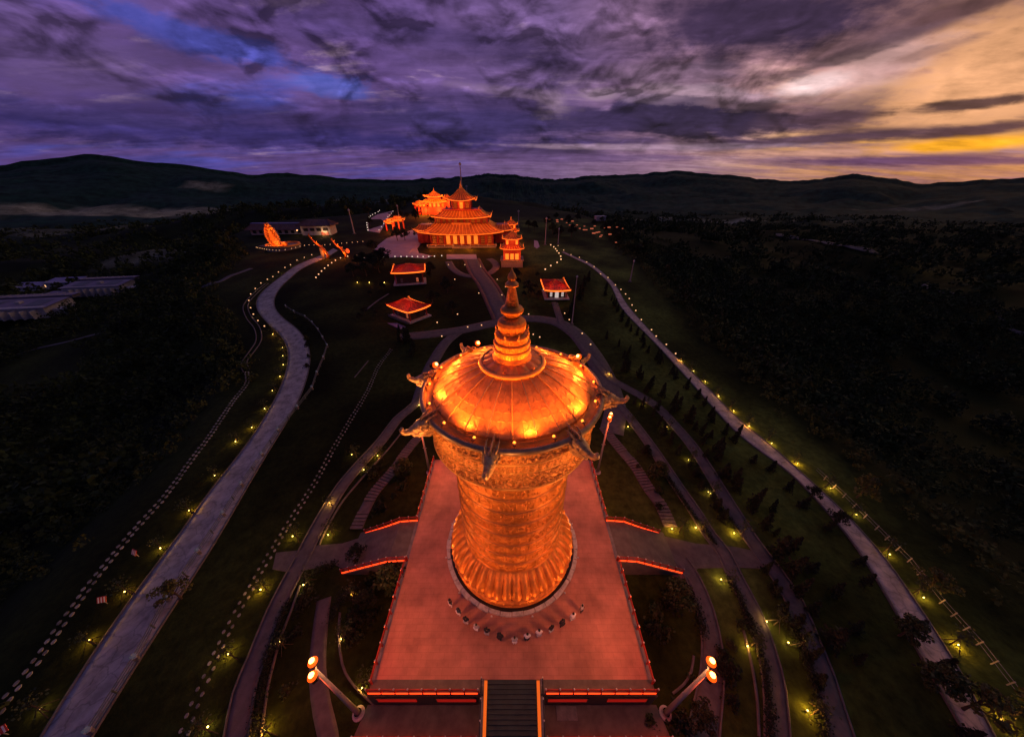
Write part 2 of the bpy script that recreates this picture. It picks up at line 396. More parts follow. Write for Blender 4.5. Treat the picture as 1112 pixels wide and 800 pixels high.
# ------------------------------------------------------------------ roads and paths
def edge_road(name, Lp, Rp, mat_, off=.10):
    A = catmull([G(*p)[:2] for p in Lp], 2.0); B = catmull([G(*p)[:2] for p in Rp], 2.0)
    def rs(Pl, n):
        s = np.concatenate([[0], np.cumsum(np.linalg.norm(np.diff(Pl, axis=0), axis=1))]); t = np.linspace(0, s[-1], n)
        return np.stack([np.interp(t, s, Pl[:, 0]), np.interp(t, s, Pl[:, 1])], 1)
    n = int(max(len(A), len(B))*1.2); A = rs(A, n); B = rs(B, n)
    for _ in range(6):   # even out small wobbles
        A[1:-1] = (A[:-2]+A[1:-1]*2+A[2:])/4; B[1:-1] = (B[:-2]+B[1:-1]*2+B[2:])/4
    o = ribbon(name, A, B, mat_, off, 7)
    ribbon('kerb', A, offset_line(A, -.22), 'conc', off+.1, 2, .4, parent=o)
    ribbon('kerb', B, offset_line(B, .22), 'conc', off+.1, 2, .4, parent=o)
    return A, B
LRL = [(20, 845), (47, 799), (75, 751), (113, 695), (139, 656), (169, 616), (199, 577), (225, 538), (255, 501), (280.5, 466), (298.5, 435), (310, 408), (313.8, 385), (307.5, 367), (294, 353.7), (281.6, 340), (278.5, 330), (281.7, 321), (292, 311), (306.5, 299.6), (323, 288), (350, 277), (362, 270)]
LRR = [(72, 845), (98, 800), (124, 759), (150, 718), (182, 668), (210, 625), (233, 590), (258, 546), (288, 495), (307.5, 464), (323, 437), (333, 410), (336.5, 387.5), (332, 369.5), (321, 356), (307.5, 346), (298.5, 335), (298, 323), (306.5, 310), (317, 300.6), (329, 291), (354, 280), (367, 272)]
la, lb = edge_road('winding_road', LRL, LRR, 'road')
RRL = [(1080, 850), (1050, 798), (1036, 776), (1018, 744), (996, 704), (976, 668), (954, 632), (932, 594), (908, 566), (884, 540), (860, 513), (828, 492), (805, 475), (783, 452), (761, 427), (736, 399), (711, 372), (689, 350), (674, 333), (664, 311), (655, 301), (639, 288), (622, 280), (610, 274)]
RRR = [(1104, 850), (1077, 798), (1056, 756), (1032, 712), (1008, 676), (984, 640), (960, 604), (936, 578), (912, 552), (884, 526), (860, 505), (838, 484), (817.5, 469), (795.6, 450), (774, 427), (745.6, 399), (717.5, 372), (697, 350), (680, 330), (669, 311), (659, 300.5), (642, 287), (624, 279), (612, 273.5)]
ra, rb = edge_road('straight_road', RRL, RRR, 'road2')
P1 = [(640, 385), (662, 410), (678, 420), (695, 429.5), (714, 442), (731, 460), (750, 482), (766.5, 506.5), (790, 545), (816, 586), (838.6, 616), (861, 650), (876, 687), (891, 725), (902, 762), (914, 800), (925, 850)]
P2 = [(672, 440), (684, 454), (703, 479), (720, 504), (736, 528.5), (755, 556), (770, 580), (786, 600), (797, 624), (816, 661), (831, 702), (840.5, 744), (844, 800), (845, 850)]
P3 = [(738, 606), (752, 627), (765.5, 661), (773, 699), (773, 735), (768, 770), (764, 800), (762, 850)]
path('garden_path', P1, 2.1); path('garden_path', P2, 1.9, off=.075); path('garden_path', P3, [1.9, 1.9, 2.2, 2.7], off=.08)
PL = [(458, 432), (444, 445), (432, 455), (414, 479), (393, 502), (372, 527), (357, 551), (342, 578), (330, 602), (317, 627), (300, 661), (281, 710), (266, 748), (257, 800), (250, 850)]
path('garden_path', PL, 2.0, off=.072)
path('garden_path', [(352, 650), (347, 690), (345, 730), (350, 770), (357, 800), (362, 850)], 1.7, off=.066, kerb=False)
def patch(name, px, mat_, off, world=False):
    P = [(p if world else tuple(G(*p)[:2])) for p in px]
    mb = MB(); n = len(P); zs = [H(*p)+off for p in P]
    mb.v = [(P[i][0], P[i][1], zs[i]) for i in range(n)]+[(P[i][0], P[i][1], zs[i]-.5) for i in range(n)]
    mb.f = [tuple(range(n))]+[(i, n+i, n+(i+1) % n, (i+1) % n) for i in range(n)]; mb.m = [0]*(n+1)
    o = mb.build(name, mat_); o['kind'] = 'structure'; return o
patch('crossing_paving', [(716, 581), (755, 590), (800, 594), (826, 600), (840, 618), (800, 616), (758, 617), (741, 629), (722, 622)], 'asphalt', .085)
patch('crossing_paving', [(397, 582), (372, 590), (345, 592), (330, 597), (300, 600), (296, 618), (318, 622), (345, 616), (362, 612), (385, 624)], 'asphalt', .085)
# ring walk behind the tower and the loops up to the temple
path('ring_walk', [(434, 366), (465.6, 363), (500, 358.5), (531, 352), (560, 347), (580, 346), (605, 350), (625, 362), (640, 380), (652, 400), (664, 425), (668, 445), (664, 470)], [5, 5, 5, 5, 5, 6, 6, 6, 5, 5], off=.062, kerb=False)
path('ring_walk', [(500, 359), (484, 372), (471, 392), (462, 412), (455, 436)], 3.6, off=.058, kerb=False)
path('promenade', [(512, 281), (518, 294), (527, 306), (534, 318), (541, 332), (548, 346)], 6.4, off=.064, kerb=False)
pl = world_line([(512, 281), (518, 294), (527, 306), (534, 318), (541, 332), (548, 346)])
for s in (-1, 1):
    a_ = offset_line(pl, s*3.2); b_ = offset_line(pl, s*4.6); ribbon('brown_steps', a_, b_, 'brick', .11, 3)
path('loop_walk', [(487, 284), (492, 292), (503, 298.5), (518, 300), (531, 297), (539, 290), (536, 284), (531, 281)], 3.8, off=.056, kerb=False)
patch('forecourt_paving', [(485, 276.5), (517, 276.5), (518, 281.5), (485, 281.5)], 'purple', .12)
patch('court_paving', [(396, 281), (404, 275), (411, 266), (420, 259), (436, 253.5), (447, 250), (458, 249), (464, 251), (467, 256), (458, 264), (453, 270), (455, 275), (470, 278), (462, 281), (440, 279)], 'purple', .12)
patch('curved_court', [(412, 253), (400, 251), (399.5, 243), (403, 237), (410, 233), (421, 230.5), (427, 229), (424, 234), (419, 240), (416, 247)], 'purple', .14)
patch('small_court', [(580, 261), (584, 262), (586, 268), (583, 270), (580, 268)], 'purple', .12)
path('pavilion_path', [(602, 328), (605, 337), (610, 352)], 2.2, off=.09)
path('pale_track', [(205, 315), (230, 308), (252, 299), (273, 291.5)], 2.6, 'conc', .1, kerb=False)
path('pale_track', [(20, 384), (60, 374), (100, 364), (118, 359)], 1.6, 'conc', .15, kerb=False)
path('valley_road', [(1000, 310), (1030, 320), (1060, 333), (1090, 352), (1112, 366)], 3.0, 'conc', 1.2, kerb=False)
path('valley_road', [(842, 256), (870, 261), (900, 266), (935, 272), (950, 275)], 9, 'conc', 1.6, kerb=False, step=4)
path('thin_track', [(422, 319), (408, 328), (396, 338)], .7, 'conc', .07, kerb=False)
# narrow pale kerb walls and drains between the beds
for pts in ([(326, 636), (317, 662), (306, 690), (297, 722), (291, 748), (284, 800)], [(805, 676), (811, 700), (817, 727), (822, 762), (824, 800)], [(436, 470), (420, 490), (400, 512), (372, 545), (352, 580), (347, 592)],
            [(369.5, 665), (368, 690), (372, 721), (380, 738), (392, 752), (408, 766)], [(753, 712), (750, 730), (742, 743), (730, 753)], [(400, 392), (385, 410)]):
    l_ = world_line(pts); o = ribbon('low_kerb', offset_line(l_, -.11), offset_line(l_, .11), 'conc', .22, 2, .4)
# stepping stone walks: double rows of flat stones
def stones(name, px, spacing, gap, w, l):
    line = world_line(px, .4); s = np.concatenate([[0], np.cumsum(np.linalg.norm(np.diff(line, axis=0), axis=1))]); mb = MB(); t = 0; k = 0
    while t < s[-1]:
        p = np.array([np.interp(t, s, line[:, 0]), np.interp(t, s, line[:, 1])]); q = np.array([np.interp(t+.3, s, line[:, 0]), np.interp(t+.3, s, line[:, 1])])
        d = q-p; a = math.atan2(d[1], d[0]); nrm = np.array([-math.sin(a), math.cos(a)])
        for sd in (-1, 1):
            c = p+nrm*sd*gap/2+np.array([math.cos(a), math.sin(a)])*(spacing*.25*sd)+RNG.normal(size=2)*.04
            n = 6; ph = random.random(); poly = [(c[0]+math.cos(a)*math.cos(2*math.pi*(i+ph)/n)*l*.5*random.uniform(.85, 1.1)-math.sin(a)*math.sin(2*math.pi*(i+ph)/n)*w*.5,
                    c[1]+math.sin(a)*math.cos(2*math.pi*(i+ph)/n)*l*.5+math.cos(a)*math.sin(2*math.pi*(i+ph)/n)*w*.5*random.uniform(.85, 1.1)) for i in range(n)]
            h_ = H(c[0], c[1]); mb.prism(poly, h_-.1, h_+.10)
        t += spacing; k += 1
    o = mb.build(name, 'stone'); o['kind'] = 'structure'; return o
stones('stepping_stone_path', [(196, 810), (214, 759), (229, 725), (247.5, 684), (266, 650), (285, 616), (303, 586), (321, 557), (342, 524), (360, 491), (381, 455), (399, 425), (411, 398), (426, 378)], 1.0, .72, .34, .42)
stones('stepping_stone_path', [(-10, 785), (7.5, 759), (37.5, 721), (71, 672.6), (101, 631), (127.6, 597.6), (150, 571), (180, 537.5), (206, 502), (225, 477), (240, 455), (253.5, 435), (268, 416), (268, 403)], 1.0, .78, .42, .58)
l_ = world_line([(268, 403), (265, 394), (274, 381), (281, 369), (279, 356), (270, 344), (267, 331), (278, 318), (290, 308)])
for s in (-.5, .5): ribbon('low_kerb', offset_line(l_, s*1.6-.15), offset_line(l_, s*1.6+.15), 'conc', .15, 2, .4)
def steps_path(px, width, n):
    line = world_line(px, .3); s = np.concatenate([[0], np.cumsum(np.linalg.norm(np.diff(line, axis=0), axis=1))]); mb = MB()
    for t in np.arange(0, s[-1], .62):
        if (t % 9) > 7.2: continue
        p = [np.interp(t, s, line[:, 0]), np.interp(t, s, line[:, 1])]; q = [np.interp(t+.3, s, line[:, 0]), np.interp(t+.3, s, line[:, 1])]
        a = math.atan2(q[1]-p[1], q[0]-p[0]); h_ = H(*p); mb.box((p[0], p[1], h_+.08), (.42, width, .30), a)
    o = mb.build('garden_steps', 'conc'); o['kind'] = 'structure'
    w = np.full(len(line), width); ribbon('step_bed', offset_line(line, -w/2), offset_line(line, w/2), 'asphalt', .05)
steps_path([(656, 465), (664, 476), (673, 487), (689.5, 506.5), (703, 528.5), (717, 548), (728, 572)], 2.1, 5)
steps_path([(456, 473), (441, 491), (426, 512), (408, 533), (398, 550), (387, 574)], 1.9, 5)

# ------------------------------------------------------------------ plaza, walls, stairs
PZ = 13.8
mb = MB().prism([(-PZ, 9.9), (PZ, 9.9), (PZ, 38.5), (-PZ, 38.5)], -4.2, 0); o = mb.build('plaza', 'plaza'); o['kind'] = 'structure'
mb = MB()
mb.box((-8.5, 9.4, -2.05), (11.3, .994, 4.1)); mb.box((8.5, 9.4, -2.05), (11.3, .994, 4.1))
o = mb.build('front_ledge', 'asphalt'); o['kind'] = 'structure'
def panel_wall(sx, label):
    r = empty('retaining_wall', label, 'wall', (sx*8.6, 8.85, -3.5))
    MB().box((0, 0, 1.6), (11.6, .1, 3.2)).build('wall', 'blackstone', r)
    for c in (-3.0, 3.0):
        MB().box((c, -.08, 1.9), (3.9, .06, 1.0)).build('light_panel', 'e_redpanel', r)
        MB().box((c, -.06, 1.34), (4.1, .10, .08)).box((c, -.06, 2.46), (4.1, .10, .08)).build('frame', 'darkmetal', r)
    return r
panel_wall(-1, 'black stone retaining wall with two dim red panels, on the side of the winding road')
panel_wall(1, 'black stone retaining wall with two dim red panels, on the sunset side of the stairs')
mb = MB()
for k in range(21): mb.box((0, 9.75-k*.31, -.10-k*.172/1-.4), (5.5, .33, .9))
o = mb.build('front_stairs', 'stair'); o['kind'] = 'structure'

for sx, nm in ((-1, 'beside the winding road'), (1, 'nearer the sunset')):
    r = empty('stair_side_wall', 'low wall with a glowing orange inner face flanking the front stairs, '+nm, 'wall', (sx*2.98, 9.6, 0))
    vs = []; 
    mbw = MB(); 
    mbw.add([(-.17, .3, .25), (.17, .3, .25), (-.17, -6.4, -3.35), (.17, -6.4, -3.35), (-.17, .3, -1.5), (.17, .3, -1.5), (-.17, -6.4, -5.2), (.17, -6.4, -5.2)],
            [(0, 1, 3, 2), (4, 6, 7, 5), (0, 2, 6, 4), (1, 5, 7, 3), (0, 4, 5, 1), (2, 3, 7, 6)]); mbw.build('wall', 'grey', r)
    x0 = -sx*.20; MB().add([(x0, .2, .2), (x0, -6.3, -3.36), (x0, -6.3, -3.76), (x0, .2, -.2), (x0-sx*.30, .2, .16), (x0-sx*.30, -6.3, -3.40), (x0-sx*.30, -6.3, -3.76), (x0-sx*.30, .2, -.2)],
            [(0, 1, 2, 3), (7, 6, 5, 4), (0, 4, 5, 1), (3, 2, 6, 7)]).build('light_strip', 'e_orange', r)
    MB().tube([(sx*.05, .2, 1.0), (sx*.05, -6.3, -2.6)], .05, 6).build('handrail', 'darkmetal', r)
    for k in range(6): MB().tube([(sx*.05, .2-k*1.3, .2-k*.72), (sx*.05, .2-k*1.3, 1.02-k*.72)], .045, 6).lathe([(0, 1.16-k*.72), (.08, 1.08-k*.72), (0, 1.0-k*.72)], 6, (sx*.05, .2-k*1.3, 0)).build('post', 'white', r)
# lower front terrace
for sx in (-1, 1):
    o = MB().prism([(sx*3.2, 6.4), (sx*15.6, 6.4), (sx*15.0, 8.8), (sx*3.2, 8.8)][::sx], -4.6, -3.44).build('lower_terrace', 'asphalt'); o['kind'] = 'structure'
    o = MB().prism([(sx*3.2, -2), (sx*15.6, -2), (sx*15.6, 6.38), (sx*3.2, 6.38)][::sx], -6.2, -4.2).build('lower_terrace', 'asphalt'); o['kind'] = 'structure'
o = MB().box((5.6, 8.2, -3.40), (2.1, 1.0, .07)).build('pale_paving_slab', 'grey'); o['kind'] = 'structure'

def balustrade(name, pts, label, group=None, strip='e_red', strip_side=1, h=1.0, step=1.45, glow=True):
    p0 = Vector(pts[0]); r = empty(name, label, 'railing', p0, 0, group)
    P = [Vector(p)-p0 for p in pts]
    for i in range(len(P)-1):
        a, b = P[i], P[i+1]; d = b-a; L_ = d.length; n = max(1, round(Vector((d.x, d.y)).length/step)); dn = d.normalized(); side = Vector((dn.y, -dn.x, 0))*strip_side
        for k in range(n+(1 if i == len(P)-2 else 0)):
            q = a+d*k/n
            MB().box(q+Vector((0, 0, h*.5)), (.14, .14, h), math.atan2(d.y, d.x)).lathe([(0, h+.2), (.09, h+.1), (0, h)], 8, q, mi=1).build('post', ['redpaint', 'white'], r)
        MB().tube([a+Vector((0, 0, h*.92)), b+Vector((0, 0, h*.92))], .06, 6).tube([a+Vector((0, 0, h*.55)), b+Vector((0, 0, h*.55))], .035, 6).build('rail', 'redpaint', r)
        if glow:
            for k in range(n):
                q0 = a+d*(k+.06)/n; q1 = a+d*(k+.94)/n; m_ = (q0+q1)/2+side*.10
                up = Vector((0, 0, .14))
                c = [q0+side*.09, q1+side*.09]
                vs = [c[0]-up+Vector((0, 0, .2)), c[1]-up+Vector((0, 0, .2)), c[1]+up+Vector((0, 0, .2)), c[0]+up+Vector((0, 0, .2))]
                vs2 = [v+side*.05 for v in vs]
                MB().add(vs+vs2, [(0, 1, 2, 3), (7, 6, 5, 4), (0, 4, 5, 1), (1, 5, 6, 2), (2, 6, 7, 3), (3, 7, 4, 0)]).build('light_strip', strip, r)
    return r
balustrade('balustrade', [(-14.2, 8.98, 0), (-3.3, 8.98, 0)], 'red balustrade with glowing strips along the plaza front, winding road half', strip_side=1, strip='e_neon')
balustrade('balustrade', [(3.3, 8.98, 0), (14.2, 8.98, 0)], 'red balustrade with glowing strips along the plaza front, sunset half', strip_side=1, strip='e_neon')
balustrade('balustrade', [(-15.4, 6.5, -3.44), (-3.4, 6.5, -3.44)], 'lower red lit balustrade at the edge of the front terrace, winding road half', strip_side=1, strip='e_neon')
balustrade('balustrade', [(3.4, 6.5, -3.44), (15.4, 6.5, -3.44)], 'lower red lit balustrade at the edge of the front terrace, sunset half', strip_side=1, strip='e_neon')
for sx, side in ((-1, 'winding road side'), (1, 'sunset side')):
    balustrade('ramp_railing', [(sx*13.9, 26.9, 0), (sx*16.6, 26.9, -.3), (sx*19.3, 26.9, -1.8), (sx*22.6, 26.9, -3.4)], 'upper of two zigzag ramp railings glowing red, '+side+' of the plaza', strip_side=sx*1, strip='e_neon', step=1.3)
    balustrade('ramp_railing', [(sx*13.9, 21.3, 0), (sx*16.6, 21.3, -.3), (sx*20.0, 21.3, -1.8), (sx*23.6, 21.3, -3.4)], 'lower of two zigzag ramp railings glowing red, '+side+' of the plaza', strip_side=-sx if False else sx*1, strip='e_neon', step=1.3)
    x0, x1 = sx*13.8, sx*23.4
    o = MB().add([(x0, 21.15, -.02), (x0, 27.05, -.02), (sx*16.6, 27.05, -.3), (sx*16.6, 21.15, -.3), (sx*19.6, 27.05, -1.8), (sx*19.6, 21.15, -1.8), (x1, 27.05, -3.42), (x1, 21.15, -3.42),
                  (x0, 21.15, -4.3), (x0, 27.05, -4.3), (x1, 27.05, -4.3), (x1, 21.15, -4.3)],
                 [(0, 1, 2, 3), (3, 2, 4, 5), (5, 4, 6, 7), (0, 3, 5, 7, 11, 8), (1, 9, 10, 6, 4, 2)]).build('side_ramp', 'asphalt'); o['kind'] = 'structure'
    for y0, y1, nm in ((9.6, 21.2, 'front stretch of '), (27.0, 38.4, 'rear stretch of ')):
        rr = balustrade('plaza_railing', [(sx*14.05, y0, 0), (sx*14.05, y1, 0)], nm+'dark red plaza edge railing, '+side, glow=False, step=1.45)
        for k in range(int((y1-y0)/2.9)):
            MB().lathe([(0, 1.1), (.06, 1.05), (.06, .95), (0, .9)], 6, (sx*.12, 1.45*(2*k+1), -.3)).build('marker_lamp', 'e_redlamp', rr)
# strip of grey kerb round the plaza edges
o = MB().box((-PZ-.22, 24.2, -.3), (.44, 28.6, .56)).box((PZ+.22, 24.2, -.3), (.44, 28.6, .56)).build('plaza_kerb', 'grey'); o['kind'] = 'structure'

# ------------------------------------------------------------------ the great prayer wheel
TY = 24.0
wheel = empty('prayer_wheel', 'giant gilded prayer wheel tower with ribbed dome and spire on the red plaza', 'prayer wheel', (0, TY, 0))
def relief_lathe(name, prof, nth_, nz, fn, mat_, parent=wheel):
    """lathe of a profile with a relief: fn(theta, s, r, z) -> outward offset"""
    p = np.array(prof, float); s = np.concatenate([[0], np.cumsum(np.hypot(*np.diff(p, axis=0).T))]); t = np.linspace(0, s[-1], nz)
    r = np.interp(t, s, p[:, 0]); z = np.interp(t, s, p[:, 1]); tr = np.gradient(r); tz = np.gradient(z); ln = np.hypot(tr, tz)+1e-9
    nr, nzv = tz/ln, -tr/ln
    th = np.linspace(0, 2*np.pi, nth_, endpoint=False)
    TH, Rr = np.meshgrid(th, r); _, Zz = np.meshgrid(th, z); _, Tt = np.meshgrid(th, t); d = fn(TH, Tt, Rr, Zz)
    Rr = Rr+d*nr[:, None]; Zz = Zz+d*nzv[:, None]
    return npmesh(name, np.stack([Rr*np.cos(TH), Rr*np.sin(TH), Zz], -1).reshape(-1, 3), grid_quads(nth_, nz, True), mat_, parent, smooth=True)
MB().lathe([(0, .16), (8.45, .16), (8.45, 0)], 96).build('plinth', 'blackstone', wheel)
# white segmented ring of marble blocks

mbr = MB(); NS = 40
for k in range(NS):
    a0 = 2*math.pi*(k+.03)/NS; a1 = 2*math.pi*(k+.97)/NS; ri = 8.5+random.uniform(-.04, .04); ro = 8.98+random.uniform(-.07, .07); hz = .3+random.uniform(-.04, .06)
    sub = [a0+(a1-a0)*i/4 for i in range(5)]
    mbr.prism([(ro*math.cos(a), ro*math.sin(a)) for a in sub]+[(ri*math.cos(a), ri*math.sin(a)) for a in sub[::-1]], 0, hz)
mbr.build('marble_kerb', 'white', wheel)
def f_base(TH, T, Rr, Zz):
    bead = .06*np.maximum(0, np.cos(TH*60))*np.exp(-((Zz-1.35)/.14)**2)*2.2
    pan = .07*(np.abs(np.sin(TH*24)) > .25)*((Zz > .35) & (Zz < 1.0))
    return bead+pan
relief_lathe('base_drum', [(8.1, .16), (8.12, .3), (7.95, .4), (7.95, 1.05), (8.2, 1.15), (8.15, 1.5), (7.9, 1.6)], 480, 60, f_base, 'gold')
def f_petal(TH, T, Rr, Zz):
    n = 44; c = np.abs(np.sin(TH*n/2)); u = (Zz-1.55)/2.9
    w = .30*np.power(c, .55)*np.sin(np.clip(u, 0, 1)*math.pi*.85+.35)
    w2 = .10*np.power(np.abs(np.sin(TH*n/2+math.pi/2)), 3)
    return w-w2
relief_lathe('lotus_skirt', [(7.8, 1.55), (8.0, 1.8), (7.85, 2.4), (7.4, 3.1), (6.9, 3.8), (6.45, 4.25), (6.2, 4.4)], 528, 50, f_petal, 'gold')
ROWS = 9; Z0, Z1 = 4.4, 21.4; RH = (Z1-Z0)/ROWS
def f_shaft(TH, T, Rr, Zz):
    u = ((Zz-Z0)/RH) % 1
    ring = .15*np.exp(-((np.minimum(u, 1-u))/.055)**2)+.05*np.exp(-((np.abs(u-.5)-.40)/.02)**2)
    row = np.floor((Zz-Z0)/RH); arc = TH*6.2
    cell = np.floor(arc/1.18); cu = arc/1.18-cell
    g1 = vnoise(arc*4.4+row*17, u*5.2+row*5, 3); g2 = vnoise(arc*7.5, u*9+row*9, 8)
    ink = ss(.50, .53, g1*.65+g2*.35)*(np.abs(u-.5) < .33)*(np.abs(cu-.5) < .42)
    head = ((np.abs(u-.78) < .03) & (np.abs(cu-.5) < .40))
    return ring+.095*np.maximum(ink, head)
relief_lathe('inscribed_drum', [(6.18, Z0), (6.18, Z1)], 1100, 460, f_shaft, 'gold')
def f_corn(TH, T, Rr, Zz):
    o = ss(.4, .6, vnoise(TH*7.6*4.6, Zz*6, 12))*.17*((Zz > 21.5) & (Zz < 23.3))
    o = o+.12*np.abs(np.sin(TH*36))*((Zz > 23.5) & (Zz < 24.3))
    o = o+ss(.4, .6, vnoise(TH*8*5, Zz*7.5, 15))*.14*((Zz > 24.7) & (Zz < 25.9))
    o = o+.16*np.maximum(0, np.cos(TH*95))**.6*np.exp(-((Zz-21.98)/.11)**2)+.15*np.maximum(0, np.cos(TH*95))**.6*np.exp(-((Zz-24.98)/.11)**2)
    o = o+.09*np.exp(-((Zz-23.4)/.07)**2)+.10*np.exp(-((Zz-24.5)/.07)**2)+.08*np.exp(-((Zz-21.3)/.06)**2)
    return o
relief_lathe('ornate_cornice', [(6.1, 21.35), (7.5, 21.3), (7.8, 21.32), (7.92, 21.45), (7.8, 21.6), (7.62, 21.7), (7.66, 22.3), (7.74, 23.3), (7.86, 23.5), (7.92, 24.3), (8.0, 24.5), (8.0, 25.2), (8.05, 25.9), (8.35, 26.0)], 760, 150, f_corn, 'goldfine')
for z_, r_, t_ in ((21.46, 7.9, .10), (23.42, 7.84, .11), (24.5, 8.0, .10), (25.95, 8.28, .09)):
    MB().lathe([(r_+t_*math.cos(q), z_+t_*math.sin(q)) for q in np.linspace(-math.pi, math.pi, 9)], 160).build('band_ring', 'ribgold', wheel, True)
for k in range(1, ROWS):
    z_ = Z0+RH*k; MB().lathe([(6.27+.07*math.cos(q), z_+.07*math.sin(q)) for q in np.linspace(-math.pi, math.pi, 7)], 128).build('band_ring', 'goldworn', wheel, True)
MB().lathe([(8.30, 26.0), (8.50, 26.05), (8.56, 26.25), (8.52, 26.45), (8.38, 26.55), (8.2, 26.52), (8.14, 26.4)], 160).build('rim_lip', 'bronze', wheel, True)
MB().lathe([(8.16, 26.42), (8.0, 26.3), (7.6, 26.24), (7.4, 26.26), (7.3, 26.3), (7.25, 26.38)], 160).build('gutter', 'gold', wheel, True)
def f_dome(TH, T, Rr, Zz):
    n = 24; ph = TH*n/2; u = T/5.2
    rib = .055*np.exp(-(np.sin(ph)/.05/1.5)**2)+.03*np.exp(-(np.sin(ph*2)/.08)**2)
    # overlapping scales in rows, only on the lower half
    rows = 7; k = u*rows; row = np.floor(k); fr = k-row
    c = np.abs(np.sin(TH*n+row*math.pi/2)); edge = fr-(1-c)*.55
    sc = .045*np.where(edge < 0, 1.0-.2*fr, .2+edge*.4)
    return rib+sc*ss(.85, .6, u)
relief_lathe('dome', [(7.3, 26.3), (7.3, 26.55), (7.05, 26.8), (6.3, 27.3), (5.5, 27.76), (4.6, 28.2), (3.7, 28.58), (2.9, 28.86)], 960, 150, f_dome, 'goldworn')
for k in range(24):
    a = 2*math.pi*k/24
    MB().tube([((r_+.0)*math.cos(a), (r_+.0)*math.sin(a), z_+.05) for r_, z_ in [(7.3, 26.6), (7.05, 26.84), (6.3, 27.34), (5.5, 27.8), (4.6, 28.24), (3.7, 28.62), (2.95, 28.9)]], .045, 5).build('dome_rib', 'bronze' if k % 3 else 'ribgold', wheel)
MB().lathe([(2.75, 28.85), (3.0, 28.9), (3.05, 29.05), (2.95, 29.2), (2.75, 29.22)], 72).build('collar_ring', 'ribgold', wheel, True)
def f_lot(TH, T, Rr, Zz): return .12*np.abs(np.sin(TH*7))*np.sin(np.clip(T/1.4, 0, 1)*math.pi)
relief_lathe('lotus_collar', [(2.78, 29.12), (2.3, 29.25), (1.8, 29.45), (1.6, 29.6)], 240, 24, f_lot, 'goldworn')
def spire(name, prof, mt='gold', n=56): MB().lathe(prof, n).build(name, mt, wheel, True)
def f_sp(TH, T, Rr, Zz): return .05*np.abs(np.sin(TH*14))*(np.sin(Zz*9) > -.2)
relief_lathe('spire_base', [(1.62, 29.5), (1.72, 29.65), (1.62, 29.8), (1.5, 29.9), (1.5, 30.25), (1.62, 30.3), (1.62, 30.5), (1.48, 30.55), (1.46, 30.95), (1.58, 31.0), (1.58, 31.15), (1.42, 31.2), (1.36, 31.6), (1.45, 31.65), (1.4, 31.85), (1.1, 31.95)], 224, 90, f_sp, 'gold')
relief_lathe('vase_body', [(1.05, 31.9), (1.02, 32.1), (1.14, 32.3), (1.2, 32.7), (1.12, 33.0), (.85, 33.2), (.62, 33.28)], 160, 50, lambda a, b, c, d: .03*np.abs(np.sin(a*12)), 'gold')
spire('harmika', [(.5, 33.2), (.62, 33.3), (.62, 33.5), (.9, 33.72), (.98, 33.95), (.86, 34.15), (.55, 34.25), (.5, 34.3)])
ring = []; 
for i in range(13):
    r_ = .58-.024*i; z_ = 34.25+.125*i; ring += [(r_*.8, z_), (r_, z_+.03), (r_, z_+.08), (r_*.8, z_+.11)]
spire('spire_rings', ring+[(.2, 35.9)])
spire('parasol_canopy', [(.2, 35.85), (.52, 35.9), (.54, 36.02), (.5, 36.12), (.3, 36.3), (.24, 36.34)], 'goldworn'); spire('finial', [(.24, 36.3), (.32, 36.4), (.36, 36.55), (.28, 36.8), (.12, 37.0), (.04, 37.3), (0, 37.4)], 'goldworn')
for k in range(8):
    a = 2*math.pi*(k+.5)/8; MB().lathe([(0, -.22), (.12, -.14), (.15, 0), (.1, .12), (0, .16)], 10, (1.42*math.cos(a), 1.42*math.sin(a), 31.85)).tube([(1.3*math.cos(a), 1.3*math.sin(a), 31.8), (1.55*math.cos(a), 1.55*math.sin(a), 32.05), (1.5*math.cos(a), 1.5*math.sin(a), 32.35)], [.09, .07, .03], 7).build('spire_jewel', 'ribgold', wheel, True)

# makara heads round the rim (skin surface, curled trunk)
def skin(name, verts, edges, radii, mat_, parent, sub=2, root=0):
    me = bpy.data.meshes.new(name); me.from_pydata(verts, edges, []); o = bpy.data.objects.new(name, me); COL.objects.link(o)
    md = o.modifiers.new('skin', 'SKIN'); md.use_smooth_shade = True; sb = o.modifiers.new('sub', 'SUBSURF'); sb.levels = sub; sb.render_levels = sub
    if not me.skin_vertices: me.skin_vertices.new()
    sv = me.skin_vertices[0].data
    for i, r_ in enumerate(radii):
        sv[i].radius = (r_, r_) if not hasattr(r_, '__len__') else r_; sv[i].use_root = (i == root)
    dg = bpy.context.evaluated_depsgraph_get(); dg.update(); nm = bpy.data.meshes.new_from_object(o.evaluated_get(dg)); o.modifiers.clear()
    old = o.data; o.data = nm; nm.name = name; bpy.data.meshes.remove(old); nm.materials.clear(); nm.materials.append(M[mat_]); o.parent = parent
    return o
